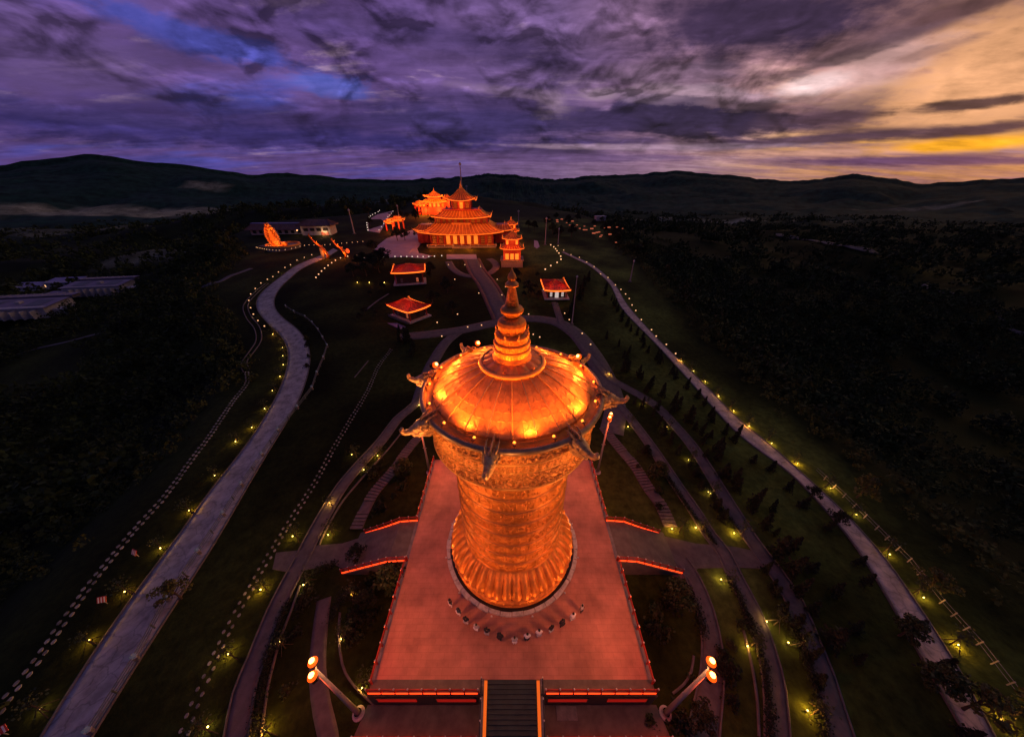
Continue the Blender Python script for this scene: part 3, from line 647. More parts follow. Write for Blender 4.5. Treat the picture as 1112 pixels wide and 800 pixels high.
def makara(parent):
    h = skin('dragon_head', [(-.5, 0, -.3), (.1, 0, -.15), (.7, 0, .0), (1.25, 0, .12), (1.75, 0, .0), (2.2, 0, -.12), (2.65, 0, -.02), (3.0, 0, .28), (2.98, 0, .58), (2.75, 0, .62),
                             (.9, 0, -.4), (1.4, 0, -.62), (1.85, 0, -.68), (2.15, 0, -.55)],
             [(0, 1), (1, 2), (2, 3), (3, 4), (4, 5), (5, 6), (6, 7), (7, 8), (8, 9), (2, 10), (10, 11), (11, 12), (12, 13)],
             [.80, .82, .80, .70, .48, .34, .28, .24, .20, .10, .5, .38, .28, .14], 'makara', parent, 3)
    me = h.data; nv = len(me.vertices); co_ = np.empty(nv*3, np.float32); me.vertices.foreach_get('co', co_); co_ = co_.reshape(-1, 3); nn = np.array([v.normal[:] for v in me.vertices])
    lump = np.abs(np.sin(co_[:, 0]*7.5+2*np.sin(co_[:, 2]*6))*np.sin(co_[:, 1]*8+co_[:, 2]*5))**.6
    me.vertices.foreach_set('co', (co_+nn*(lump[:, None]-.4)*.08).ravel()); me.update()
    for s in (-1, 1):
        for q_ in ((.2, .75, -.1), (.75, .72, -.05), (1.2, .6, .0)):   # curled locks of the mane on each cheek
            MB().tube([(q_[0]+.22*math.cos(t)*(1-t/9), s*q_[1], q_[2]+.22*math.sin(t)*(1-t/9)) for t in np.linspace(0, 7.5, 14)], [.07]*13+[.02], 5).build('curl', 'makara', h, True)
        MB().tube([(.9, s*.35, .5), (.5, s*.5, .95), (-.05, s*.55, 1.15), (-.45, s*.5, 1.05)], [.13, .11, .07, .02], 7).build('horn', 'makara', h, True)
        MB().lathe([(0, .16), (.11, .11), (.16, 0), (.11, -.11), (0, -.16)], 10, (1.3, s*.42, .42)).build('eye', 'ribgold', h, True)
        MB().tube([(.5, s*.62, .25), (.35, s*.95, .35), (-.1, s*1.15, .2)], [.25, .16, .03], 6).build('ear', 'makara', h, True)
        MB().tube([(1.75, s*.2, -.25), (1.95, s*.24, -.42), (2.15, s*.22, -.38)], [.07, .05, .01], 6).build('tusk', 'white', h, True)
    for k in range(5):
        MB().tube([(1.15-k*.34, 0, .55+.03*k), (.95-k*.36, 0, 1.0+.05*k), (.6-k*.38, 0, 1.12+.06*k)], [.17, .11, .02], 6).build('mane', 'makara', h, True)
    MB().tube([(-.6, 0, -.5), (-.2, 0, -1.0), (.6, 0, -1.25), (1.3, 0, -1.0), (1.6, 0, -1.2)], [.4, .36, .3, .18, .04], 8).build('scroll_bracket', 'makara', h, True)
    return h
mk0 = makara(wheel); seal(mk0)
for k in range(8):
    a = R(-100+45*k)
    if k == 0: d_ = mk0
    else:
        d_ = mk0.copy(); COL.objects.link(d_); d_.parent = wheel
        for c in KIDS[mk0.name]:
            cc = c.copy(); COL.objects.link(cc); cc.parent = d_
    light('POINT', (10.9*math.cos(a+.16), 10.9*math.sin(a+.16), 24.6), 300, (1, .36, .10), .25, wheel)  # fill light added under each head to brighten it, no fixture
    d_.location = (8.05*math.cos(a), 8.05*math.sin(a), 25.9); d_.rotation_euler = (0, 0, a); d_.scale = (.86, .86, .86)
OR = (1, .205, .022)
# lamps of the rim: small floods between the heads wash the dome
for k in range(16):
    a = R(-100+22.5*k+11.25); big = k % 2 == 0
    c, s_ = math.cos(a), math.sin(a)
    MB().box((7.95*c, 7.95*s_, 26.6), (.2, .24, .16), a).tube([(8.05*c, 8.05*s_, 26.3), (8.0*c, 8.0*s_, 26.6)], .04, 6).build('dome_lamp', 'goldworn', wheel)
    MB().lathe([(0, .12), (.08, .09), (.12, 0), (.08, -.09), (0, -.12)], 10, (7.78*c, 7.78*s_, 26.66)).build('lamp_lens', 'e_small', wheel, True)
for ad_ in (35, 125, 170):
    a = R(ad_-6); c, s_ = math.cos(a), math.sin(a)
    fl_ = MB().tube([(8.3*c, 8.3*s_, 26.4), (8.3*c, 8.3*s_, 27.1)], .06, 6).box((8.3*c, 8.3*s_, 27.25), (.35, .5, .4), a).build('rim_floodlight', 'darkmetal', wheel)
    MB().lathe([(0, .30), (.2, .22), (.30, 0), (.2, -.22), (0, -.30)], 14, (8.0*c, 8.0*s_, 27.3)).build('lens_glow', 'e_halo', fl_, True); MB().lathe([(0, .2), (.13, .13), (.18, 0), (.13, -.13), (0, -.2)], 12, (7.85*c, 7.85*s_, 27.42)).build('lens', 'e_lamp', fl_, True)  # lens_glow is the glare around the lens, built as a sphere
    light('POINT', (7.2*c, 7.2*s_, 28.0), 350, OR, .3, wheel)
for k in range(8):
    a = R(-77.5+45*k); c, s_ = math.cos(a), math.sin(a)
    light('SPOT', (7.75*c, 7.75*s_, 27.75), 900, OR, .25, wheel, (4.6*c, 4.6*s_, 27.7), 150, .7)
    a2 = a+R(22.5); c, s_ = math.cos(a2), math.sin(a2)
    light('SPOT', (8.0*c, 8.0*s_, 29.0), 850, OR, .5, wheel, (4.0*c, 4.0*s_, 27.9), 110, .9)  # second spot ring added to spread light over the dome, no fixtures
for k in range(6):
    a = R(15+60*k); c, s_ = math.cos(a), math.sin(a)
    light('SPOT', (2.55*c, 2.55*s_, 29.5), 230, (1, .26, .02), .1, wheel, (0, 0, 32.5), 95, .8)
    MB().box((2.6*c, 2.6*s_, 29.42), (.14, .16, .12), a).build('spire_lamp', 'goldworn', wheel)
# in-ground floods round the foot of the wheel
for k in range(12):
    a = R(15+30*k); c, s_ = math.cos(a), math.sin(a)
    light('SPOT', (10.2*c, 10.2*s_, .35), 330, (1, .28, .05), .3, wheel, (6.2*c, 6.2*s_, 9), 120, 1.0)
    MB().lathe([(0, .1), (.10, .1), (.12, 0)], 10, (9.15*c, 9.15*s_, 0)).build('foot_lamp', 'white', wheel)

# ------------------------------------------------------------------ flood light masts
def mast(x, y, zb, zt, label, big=True, W=2600):
    r = empty('floodlight_mast', label, 'floodlight', (x, y, zb)); h = zt-zb; sx = -1 if x < 0 else 1
    MB().tube([(0, 0, 0), (0, 0, h)], [.24, .13] if big else [.2, .12], 12).build('pole', 'pole', r, True)
    MB().lathe([(.6, 0), (.6, .12), (.42, .2), (.34, .5)], 16).build('base', 'pole', r)
    MB().tube([(-.28*sx, -.5, h), (.28*sx, .5, h)], .07, 8).tube([(-.35, 0, h*.55), (.35, 0, h*.55)], .05, 6).build('crossarm', 'pole', r)
    tgt = Vector((-x, TY-y, 12-zb))
    for s in (-1, 1):
        hd = MB().box((0, 0, 0), (.34, .62, .5)).build('lamp_head', 'darkmetal', r, loc=(sx*(.12+s*.22), s*.42, h+.12)); 
        MB().lathe([(0, .22), (.15, .13), (.21, 0), (.15, -.12), (0, -.2)], 12, (0, 0, .58)).build('lens', 'e_lamp', hd, True)
        MB().lathe([(0, .38), (.25, .27), (.37, 0), (.25, -.22), (0, -.3)], 14, (0, 0, .28)).build('halo_bowl', 'e_halo', hd, True)  # halo of the lens modelled as a glowing bowl, no glass part
        hd.rotation_euler = (0, 0, math.atan2(tgt.y, tgt.x))
    dirv = tgt.normalized()
    light('SPOT', (dirv.x*.9, dirv.y*.9, h+.2), W*1.5, (1, .31, .11), 2.0, r, (tgt.x, tgt.y, h-4), 140, .6)
    light('SPOT', (dirv.x*.9, dirv.y*.9, h+.5), 5200, (1, .36, .10), .35, r, (tgt.x, tgt.y, h+15), 46, .7)
    light('POINT', (sx*.9, 0, h-1.2), 1500, (1, .09, .012), .4, r)  # added red fill for the spill on the ground, not a lamp head
    light('POINT', (-sx*.7, .7, h+1.2), 350, (1, .42, .14), .5, r)  # added warm fill towards the makara heads, no fixture of its own
    return r
mast(-15.7, 8.2, H(-15.7, 8.2), 9.6, 'pale floodlight mast with two blazing orange heads beside the path, winding road side')
mast(15.7, 8.2, H(15.7, 8.2), 9.6, 'pale floodlight mast with two blazing orange heads and a bush at its foot')
mast(16.0, 38.6, H(16, 38.6), 9.6, 'slim floodlight mast glowing orange beside the garden steps behind the tower', False)
mast(-15.4, 38.6, H(-15.4, 38.6), 8.0, 'slim dark mast half hidden by a makara head near the garden path', False, 2000)

# ------------------------------------------------------------------ people before the wheel
def person(label, top, bottom, facing, pose):
    r = empty('person', label, 'person', (0, 0, 0), 0, 'people standing in an arc before the prayer wheel')
    sh = .22; lean = pose*.06
    V = [(0, 0, .95), (0, .01, 1.12), (lean, .01, 1.33), (lean, .0, 1.45), (lean, .03, 1.56), (lean, .03, 1.68),
         (sh+lean, 0, 1.42), (sh+.07+lean, .04, 1.15), (sh+.03, .2, .98+pose*.1), (-sh+lean, 0, 1.42), (-sh-.07+lean, .04, 1.15), (-sh-.03, .2, .98+pose*.1),
         (.1, 0, .9), (.11, .03, .5), (.11, 0, .07), (.12, .15, .04), (-.1, 0, .9), (-.11, .03 if pose else 0, .5), (-.11, 0, .07), (-.12, .15, .04)]
    E = [(0, 1), (1, 2), (2, 3), (3, 4), (4, 5), (2, 6), (6, 7), (7, 8), (2, 9), (9, 10), (10, 11), (0, 12), (12, 13), (13, 14), (14, 15), (0, 16), (16, 17), (17, 18), (18, 19)]
    Rr = [.17, .17, .19, .07, .09, .11, .09, .06, .045, .09, .06, .045, .09, .065, .045, .04, .09, .065, .045, .04]
    skin('body', V, E, Rr, 'skin', r, 1)
    ts = [0, 1, 2, 6, 7, 9, 10]; mp = {v: i for i, v in enumerate(ts)}
    skin('shirt', [V[i] for i in ts], [(mp[a], mp[b]) for a, b in E if a in mp and b in mp], [Rr[i]+.03 for i in ts], top, r, 1)
    ts = [0, 12, 13, 14, 16, 17, 18]; mp = {v: i for i, v in enumerate(ts)}
    skin('trousers', [V[i] for i in ts], [(mp[a], mp[b]) for a, b in E if a in mp and b in mp], [Rr[i]+.028 for i in ts], bottom, r, 1)
    MB().lathe([(0, .13), (.07, .11), (.112, .04), (.118, -.03), (.09, -.09)], 12, (lean, .005, 1.70)).build('hair', 'hair', r, True)
    MB().lathe([(0, .02), (.015, 0), (0, -.02)], 5, (lean, .135, 1.66)).build('nose', 'skin', r)
    return r
PPL = [((275, 446), 'clothdark', 'clothwhite', 'person in dark top and white trousers ending the arc on the winding road side'),
       ((297, 470), 'clothblue', 'clothwhite', 'person in navy top and white trousers, second in the arc from the winding road end'),
       ((317, 494), 'clothdark', 'clothgrey', 'person in dark top and grey trousers, third in the arc from the winding road end'),
       ((344, 512), 'clothgrey', 'clothwhite', 'person in grey top and white trousers, fourth in the arc from the winding road end'),
       ((373, 524), 'clothdark', 'clothgrey', 'person in dark top with grey trousers, fifth in the arc from the winding road end'),
       ((407, 537), 'clothdark', 'clothdark', 'person all in dark clothes, sixth in the arc from the winding road end'),
       ((447, 547), 'clothgrey', 'clothwhite', 'person in grey and white standing at the lowest point of the arc'),
       ((479, 539), 'clothwhite', 'clothdark', 'person in white top and dark trousers, sixth in the arc from the sunset end'),
       ((512, 529), 'clothwhite', 'clothgrey', 'person in white top and grey trousers, fifth in the arc from the sunset end'),
       ((544, 517), 'clothdark', 'clothgrey', 'person in dark top and grey trousers, fourth in the arc from the sunset end'),
       ((574, 501), 'clothdark', 'clothdark', 'person all in dark clothes, third in the arc from the sunset end'),
       ((601, 485), 'clothwhite', 'clothgrey', 'person in white top, second in the arc from the sunset end'),
       ((627, 461), 'clothgrey', 'clothdark', 'person in grey top and dark trousers at the sunset end of the arc')]
for i, ((cx, cy), t_, b_, lb_) in enumerate(PPL):
    p = Z(380+cx/2.5, 480+cy/2.5, 0.0); r = person(lb_, t_, b_, 0, i % 2)
    d_ = Vector((0, TY, 0))-p; r.location = (p.x, p.y, .0); r.rotation_euler = (0, 0, math.atan2(d_.y, d_.x)-math.pi/2+random.uniform(-.3, .3)); r.scale = (1.12,)*3 if i % 3 else (1.05,)*3

# ------------------------------------------------------------------ trees and lamps
def tree_proto(name, label, kind, h, w, nleaf, leaf, mt, seed, cat='tree'):
    rng = np.random.default_rng(seed); r = empty(name, label, cat)
    tk = MB()
    if kind == 'cone':
        tk.tube([(0, 0, 0), (.03, .02, h*.5), (0, 0, h*.95)], [.09, .06, .02], 6)
        for k in range(9):
            a = k*2.4; z = h*(.18+.08*k); rr = w*.45*(1-z/h); tk.tube([(0, 0, z), (rr*math.cos(a), rr*math.sin(a), z+.15)], [.03, .01], 4)
        u = rng.random(nleaf)**1.35; a = rng.random(nleaf)*2*np.pi; z = h*(.08+.92*u)
        rad = w*.5*(1-u)**.8*(.75+.35*np.sin(a*3+seed)+.25*np.sin(u*17+a*2))*np.sqrt(rng.random(nleaf))+.03
        C = np.stack([rad*np.cos(a), rad*np.sin(a), z], 1)
    else:
        th = h*.42; tk.tube([(0, 0, 0), (.08*h/6, .03, th*.5), (.03, .08*h/6, th), (.05, 0, h*.8)], [h*.035, h*.027, h*.02, h*.008], 7)
        cl = []
        for k in range(11):
            a = k*2.4+seed; z = h*(.45+.05*k*rng.uniform(.6, 1.2)); z = min(z, h*.9); rr = w*.42*rng.uniform(.35, 1)*(1 if k < 8 else .4)
            p = (rr*math.cos(a), rr*math.sin(a), z); tk.tube([(.03, .03, th*rng.uniform(.7, 1)), (p[0]*.5, p[1]*.5, (th+z)/2), p], [h*.014, h*.009, h*.003], 5); cl.append((p, w*rng.uniform(.14, .26)))
        cl.append(((0, 0, h*.86), w*.2)); C = []
        for i in range(nleaf):
            p, rr = cl[rng.integers(len(cl))]; d = rng.normal(size=3); d /= np.linalg.norm(d); C.append(np.array(p)+d*rr*rng.random()**.4*np.array([1, 1, .7]))
        C = np.array(C)
    tk.build('trunk', 'bark', r)
    V, Q = leafcloud(C, leaf, rng); npmesh('crown', V, Q, mt, r)
    return seal(r)
cyp = [tree_proto('cypress_tree', 'x', 'cone', 3.0, 1.5, 520, .12, 'leafd', s) for s in (1, 2, 3)]
brd = [tree_proto('broadleaf_tree', 'x', 'round', 5.0, 4.2, 1300, .16, 'leaf', 11), tree_proto('broadleaf_tree', 'x', 'round', 4.2, 3.6, 900, .15, 'leafd', 12), tree_proto('broadleaf_tree', 'x', 'round', 4.4, 3.8, 650, .16, 'leafy', 13)]
shr = [tree_proto('round_shrub', 'x', 'cone', 1.0, 1.6, 260, .1, 'leafd', 21, 'shrub'), tree_proto('round_shrub', 'x', 'cone', .9, 1.3, 220, .09, 'leaf', 22, 'shrub')]
def stake_proto(seed):
    rng = np.random.default_rng(seed); r = empty('staked_sapling', 'x', 'sapling')
    MB().tube([(0, 0, 0), (.03, .02, 1.2), (0, .05, 2.6)], [.06, .045, .02], 6).tube([(0, 0, 1.7), (.5, .2, 2.4)], [.025, .008], 4).tube([(0, 0, 1.5), (-.35, -.35, 2.3)], [.025, .008], 4).build('trunk', 'bark', r)
    for k in range(3):
        a = k*2.094+seed; MB().tube([(.85*math.cos(a), .85*math.sin(a), 0), (.05*math.cos(a), .05*math.sin(a), 1.35)], .035, 5).build('stake', 'bark', r)
    C = rng.normal(size=(90, 3))*np.array([.42, .42, .38])+np.array([0, 0, 2.45]); V, Q = leafcloud(C, .11, rng); npmesh('crown', V, Q, 'leaf', r)
    return seal(r)
stk = [stake_proto(s) for s in (0, 1)]
gl = empty('ground_lamp', 'x', 'lamp')
MB().tube([(0, 0, 0), (0, 0, .18)], .025, 6).tube([(-.08, 0, .22), (.08, 0, .26)], [.07, .09], 8).build('housing', 'darkmetal', gl)
MB().lathe([(0, .08), (.055, .055), (.08, 0), (.055, -.055), (0, -.08)], 10, (.1, 0, .30)).build('lens', 'e_yellow', gl, True)
light('POINT', (.1, 0, .55), 85, (1, .47, .06), .08, gl); seal(gl)
gl2 = empty('ground_lamp', 'x', 'lamp')     # weaker, white
MB().tube([(0, 0, 0), (0, 0, .3)], .03, 6).lathe([(.1, .28), (.12, .46), (0, .5)], 8).build('housing', 'darkmetal', gl2)
MB().lathe([(0, .16), (.12, .1), (.15, 0), (.1, -.1), (0, -.12)], 8, (0, 0, .5)).build('lens', 'e_warm', gl2, True); seal(gl2)
glv = [gl]
for W_, c_ in ((40, (1, .52, .12)), (135, (1, .42, .04))):
    g_ = dup(gl, (0, 0, 0)); seal(g_)
    for ch in KIDS[g_.name]:
        if ch.type == 'LIGHT': ch.data = ch.data.copy(); ch.data.energy = W_; ch.data.color = c_
    glv.append(g_)
protos = cyp+brd+shr+stk+glv+[gl2]
for p_ in protos: p_.location = (0, -3000, -500)
def put(proto, p, label, group, rz=None, scale=1.0, sink=.05):
    return dup(proto, (p[0], p[1], H(p[0], p[1])-sink), random.uniform(0, 6.28) if rz is None else rz, label, group, scale)
def lamp_row(pxs, where, group, sapling=True, sc=1.0, energy=None, side=(.7, -.2)):
    for i, q in enumerate(pxs):
        p = G(*q); s = sc
        put(random.choice(glv), (p.x+random.uniform(-.3, .3), p.y+random.uniform(-.3, .3)), f'{nth(i)} yellow ground lamp {where}', 'yellow ground lamps '+group, scale=s)
        if sapling: put(stk[i % 2], (p.x+side[0], p.y+side[1]), f'{nth(i)} staked sapling {where}', 'staked saplings '+group, scale=random.uniform(.85, 1.15))
LL = [(48, 769), (98, 697), (139, 643), (174, 595), (206, 556), (233, 517), (256.5, 479), (273, 465), (287, 444), (298, 424.5), (304, 410), (307, 397), (309, 386.5), (307, 378), (303, 370.5), (297, 363)]
lamp_row(LL, 'along the outer edge of the winding road, from the bottom', 'on the outer edge of the winding road')
LL2 = [(288, 356), (281, 350), (276, 343), (273, 336), (271, 328), (273, 321), (278, 315), (284, 309), (291, 305), (297, 302), (303, 297), (310, 292), (316, 289), (323, 284), (331, 281), (339, 278)]
for i, q in enumerate(LL2):
    p = G(*q); put(gl2, p, f'{nth(i)} small warm lamp in the bed at the narrow bend of the winding road', 'small warm lamps at the bend of the winding road', scale=1.5)
    light('POINT', (p.x, p.y, p.z+.9), 150, (1, .55, .18), .1, None, name='bed_light') if i % 2 == 0 else None
RR = [(1100, 790), (1083, 777), (1039, 702), (998, 646), (964, 601), (929, 561), (901, 531), (866, 504), (836, 481), (814, 463.5), (795, 446), (780, 430), (765, 415), (752, 403), (741, 393)]
lamp_row(RR[1:], 'beyond the straight road, from the bottom', 'beyond the straight road', sc=.9, side=(-.6, .2))
for i, q in enumerate([(733, 386), (723, 376), (712, 367), (707, 360), (696, 349), (690, 339), (686, 333), (683, 326), (679, 321), (674, 316), (668, 311), (660, 303), (652, 299), (645, 291), (637, 286), (629, 281), (620, 278), (612, 273), (606, 268)]):
    p = G(*q); put(gl2, p, f'{nth(i)} small warm lamp where the straight road climbs to the temple', 'small warm lamps beside the far half of the straight road', scale=1.5)
lamp_row([(785, 633), (808, 699), (833, 676), (874, 770), (858, 700), (756, 575), (732, 576.5)], 'in the garden beds between the sunset side paths', 'in the sunset side beds')
lamp_row([(661, 407), (699, 440), (723, 465), (746, 500), (770, 535), (681, 463), (798, 580), (769, 536)], 'beside the curving paths close behind the tower', 'behind the tower', sc=.85)
lamp_row([(384, 495), (411, 496), (396, 510), (357, 548), (359, 579), (320, 583), (286, 639), (333, 633), (248, 710), (380, 646), (373, 691), (305, 701), (223, 791), (287, 793), (395, 742), (456, 440), (819, 762)][:16], 'in the garden beds between the tower and the winding road', 'in the winding road side beds')
lamp_row([(388, 307.5), (402, 307.5), (417, 307.5)], 'on the lawn beside the upper small pavilion', 'on the pavilion lawn', False, 1.5)
for i, q in enumerate([(480, 367), (497, 343), (508, 357), (523, 355), (475, 352), (441, 352), (590, 316), (494, 305), (632, 364), (641, 376), (613, 342), (618, 349), (574, 343), (586, 368), (573, 360), (579, 365), (520, 320), (549, 313), (545, 322), (540, 305), (522, 291), (505, 289), (487, 289)]):
    p = G(*q); put(gl2, p, f'{nth(i)} little warm path lamp between the tower and the temple forecourt', 'little path lamps between tower and temple', scale=1.5)
# row of cypresses on the lawn of the sunset side
def row_trees(px, n, where, group, proto, sc=(.8, 1.2), jit=.6, kindword='dark cypress'):
    line = world_line(px, 1.0)
    for i in range(n):
        p = line[int((i+.5)/n*(len(line)-1))]+RNG.normal(size=2)*jit
        t__ = put(random.choice(proto), p, f'{nth(i)} {kindword} {where}', group, scale=(lambda s: (s*random.uniform(.8, 1.25), s*random.uniform(.8, 1.25), s*random.uniform(.8, 1.3)))(random.uniform(*sc)))
        t__.rotation_euler[0] = random.uniform(-.1, .1); t__.rotation_euler[1] = random.uniform(-.1, .1)
row_trees([(905, 720), (874, 655), (845, 600), (815, 555), (786, 512), (757, 470), (725, 436), (692, 412), (672, 398)], 24, 'on the lawn beyond the outer curving path, from the bottom', 'cypresses outside the outer curving path', cyp, (1.0, 1.5))
row_trees([(960, 750), (880, 620), (832, 560), (786, 506), (765, 480), (731, 452), (703, 420), (680, 392), (660, 365)], 24, 'of the middle row on the open lawn, from the bottom', 'cypresses of the middle lawn row', cyp, (.7, 1.15), 1.4)
row_trees([(1040, 800), (1000, 735), (960, 668), (925, 615), (890, 568), (850, 525), (800, 487), (762, 443), (728, 405), (695, 370), (671, 340), (655, 312)], 36, 'between the open lawn and the straight road, from the bottom', 'cypresses along the inner edge of the straight road', cyp, (.8, 1.3), .6)
row_trees([(885, 740), (868, 698), (842, 648), (822, 610)], 8, 'in the bed between the two outer paths, from the bottom', 'cypresses between the outer paths', cyp, (.7, 1.1), .3)
row_trees([(790, 573), (770, 543), (745, 505), (722, 472), (700, 447), (680, 434)], 12, 'between the middle and outer paths close to the tower, from the bottom', 'cypresses between the middle and outer paths', cyp, (.7, 1.1), .3)
row_trees([(330, 404), (336, 372), (330, 354), (310, 338)], 8, 'on the inside bank of the winding road bend', 'shrubs on the inside bank of the bend', shr, (1, 1.6), .6, 'dark shrub')
row_trees([(640, 300), (632, 318), (625, 333), (618, 345)], 8, 'between the small sunset side pavilion and the lawn', 'cypresses by the sunset side pavilion', cyp, (1.2, 1.8), .8)
row_trees([(432, 362), (438, 372), (446, 382), (452, 392)], 7, 'on the slope below the lower small pavilion', 'cypresses below the lower pavilion', cyp, (1.2, 1.8), 1.2)
BT = [(440, 515, 0, 'bushy green tree between the garden steps and the winding road side of the plaza', .85), (712, 520, 0, 'round green tree below the garden steps on the sunset side', .9),
      (428, 640, 0, 'spreading green tree beside the plaza wall, winding road side', 1.0), (402, 655, 1, 'dark tree under the spreading green tree by the plaza wall', .7),
      (730, 655, 0, 'spreading green tree beside the plaza wall, sunset side', .95), (390, 606, 1, 'dark tree at the lower end of the ramp railing', .7),
      (757, 785, 1, 'dark bush-like tree at the foot of the sunset side floodlight mast', .75), (197, 650, 2, 'bare-looking spindly tree overhanging the winding road', .9),
      (1045, 770, 2, 'lit yellow-green tree at the bottom of the straight road', 1.0), (930, 540, 2, 'lit yellow-green tree beyond the straight road halfway down', 1.15), (1098, 775, 2, 'yellow-green tree beyond the straight road by the bottom corner', 1.0),
      (1006, 745, 0, 'dark green tree leaning over the inner edge of the straight road', .9), (976, 690, 0, 'second dark green tree at the inner edge of the straight road', .8), (905, 568, 1, 'small tree overhanging the straight road near its middle', .7),
      (880, 540, 1, 'small dark tree overhanging the straight road above its middle', .65), (1003, 640, 2, 'sparse tree with pale branches beyond the straight road', .9),
      (432, 262, 0, 'round tree standing in the pale court, nearer the temple', 1.9), (440, 262, 1, 'flat-topped tree in the pale court beside the loop', 2.0), (405, 275, 1, 'dark tree at the tip of the pale court', 1.8),
      (492, 340, 1, 'dark tree inside the lawn under the promenade', 1.2), (470, 330, 1, 'dark tree beside the lower small pavilion', 1.3), (486, 318, 1, 'dark tree between the two small pavilions and the promenade', 1.5),
      (398, 300, 1, 'dark tree on the lawn below the pale court', 1.6), (412, 296, 1, 'broad dark tree on the lawn behind the upper pavilion', 1.8), (384, 300, 1, 'dark tree on the lawn near the dragon columns', 1.5),
      (468, 300, 1, 'dark tree beside the upper pavilion path', 1.6), (560, 305, 1, 'dark tree behind the spire tip', 1.4), (574, 318, 1, 'dark tree between spire and sunset side pavilion', 1.3), (600, 255, 0, 'tree behind the small purple court', 1.8), (455, 260, 0, 'tree beside the temple steps', 1.6), (540, 262, 0, 'tree squeezed between temple and pagoda', 1.5)]
for px_, py_, k_, lb_, s_ in BT: put(brd[k_], G(px_, py_), lb_, None, scale=s_)
for k, (x0_, x1_, y0_, y1_, n_, t_) in enumerate([(398, 448, 505, 560, 7, 'below the winding road side steps'), (378, 432, 622, 712, 10, 'beside the plaza wall, winding road side'), (692, 722, 486, 552, 6, 'below the sunset side steps'),
        (708, 742, 640, 712, 8, 'beside the plaza wall, sunset side'), (300, 338, 640, 780, 5, 'by the pale kerb, winding road side'), (780, 812, 640, 780, 6, 'in the lit bed, sunset side'), (700, 790, 700, 790, 4, 'around the foot of the sunset side mast'), (380, 500, 300, 350, 12, 'on the lawn around the small pavilions'), (556, 588, 296, 325, 6, 'on the lawn behind the spire')]):
    for j in range(n_): put(shr[j % 2] if y0_ > 400 else brd[1], G(random.uniform(x0_, x1_), random.uniform(y0_, y1_)), 'dark shrub, one of several '+t_, 'dark shrubs '+t_, scale=random.uniform(1.0, 2.0) if y0_ > 400 else random.uniform(.5, .9))
# dark belt of woods trees along the ridge, one by one
bl = []
for k in range(40):
    a = random.random()
    if k < 20: q = (random.uniform(560, 690), random.uniform(236, 262))
    elif k < 32: q = (random.uniform(375, 470), random.uniform(226, 246))
    else: q = (random.uniform(384, 420), random.uniform(285, 293))
    bl.append(q)
for k, q in enumerate(bl):
    p = G(*q)
    if -120 < p.x < -96 and 190 < p.y < 235: continue
    g_ = 'dark ridge trees beyond the sunset side lawn' if k < 20 else 'dark ridge trees around the curved court' if k < 32 else 'dark trees on the lawn below the pale court'
    put(brd[1], p, 'dark broadleaf tree, one of the '+g_.replace('dark ', '', 1), g_, scale=random.uniform(1.3, 2.2))

# woods on the flanks: one mass nobody could count
def woods(name, n, region, leaves, size, treeh, seed, near=8, fard=9999, th=.40):
    rng = np.random.default_rng(seed); Cs = []; cnt = 0; sz = []
    while cnt < n:
        m = 4000; x = rng.uniform(region[0], region[1], m); y = rng.uniform(region[2], region[3], m)
        dl = np.interp(y, *LEX)-x; dr = x-REDGE(y); dd = np.maximum(dl, dr)
        keep = (dd > near+6*rng.random(m)) & (dd < fard)
        for hx, hy, hr in HOLES: keep &= np.hypot(x-hx, y-hy) > hr
        dens = fbm(x/35, y/35, 3, 71); keep &= dens > (th+.1*rng.random(m)); keep &= (np.abs(x) < 1.9*(y+30)+30)
        x, y = x[keep], y[keep]; k = min(len(x), n-cnt); x, y = x[:k], y[:k]; cnt += k
        z = terrain(x, y); h = treeh*rng.uniform(.6, 1.5, k); w = h*rng.uniform(.35, .55, k)
        d = rng.normal(size=(k, leaves, 3)); d /= np.linalg.norm(d, axis=2)[..., None]; d *= rng.random((k, leaves, 1))**.35
        d[..., 2] = np.abs(d[..., 2])*.9+.15
        c = np.stack([x, y, z], 1)[:, None]+d*np.stack([w, w, h], 1)[:, None]; Cs.append(c.reshape(-1, 3)); sz.append(np.repeat(h, leaves)*size)
    C = np.concatenate(Cs); V, Q = leafcloud(C, np.concatenate(sz), rng)
    o = npmesh(name, V, Q, 'forest' if name == 'woods' else 'scrubleaf'); tag(o, 'dark '+name+' covering the slopes below the ridge', name, kind='stuff'); return o
HOLES = []
HL = [G(30, 342), G(117, 318), G(75, 312), G(38, 318)]
for p in HL: HOLES.append((p.x, p.y, 26))
for q in [(205, 315), (230, 308), (252, 299), (273, 291), (60, 374), (100, 364), (206, 502), (240, 455), (150, 571), (101, 631), (253, 435), (180, 537)]:
    p = G(*q); HOLES.append((p.x, p.y, 7))
woods('woods', 2600, (-330, 300, -20, 260), 46, .085, 5.5, 101)
woods('woods', 5600, (-900, 900, 200, 950), 26, .13, 8, 102)
woods('scrub', 6500, (-200, 200, -20, 330), 22, .13, 2.0, 103, 1.5, 80, .22)

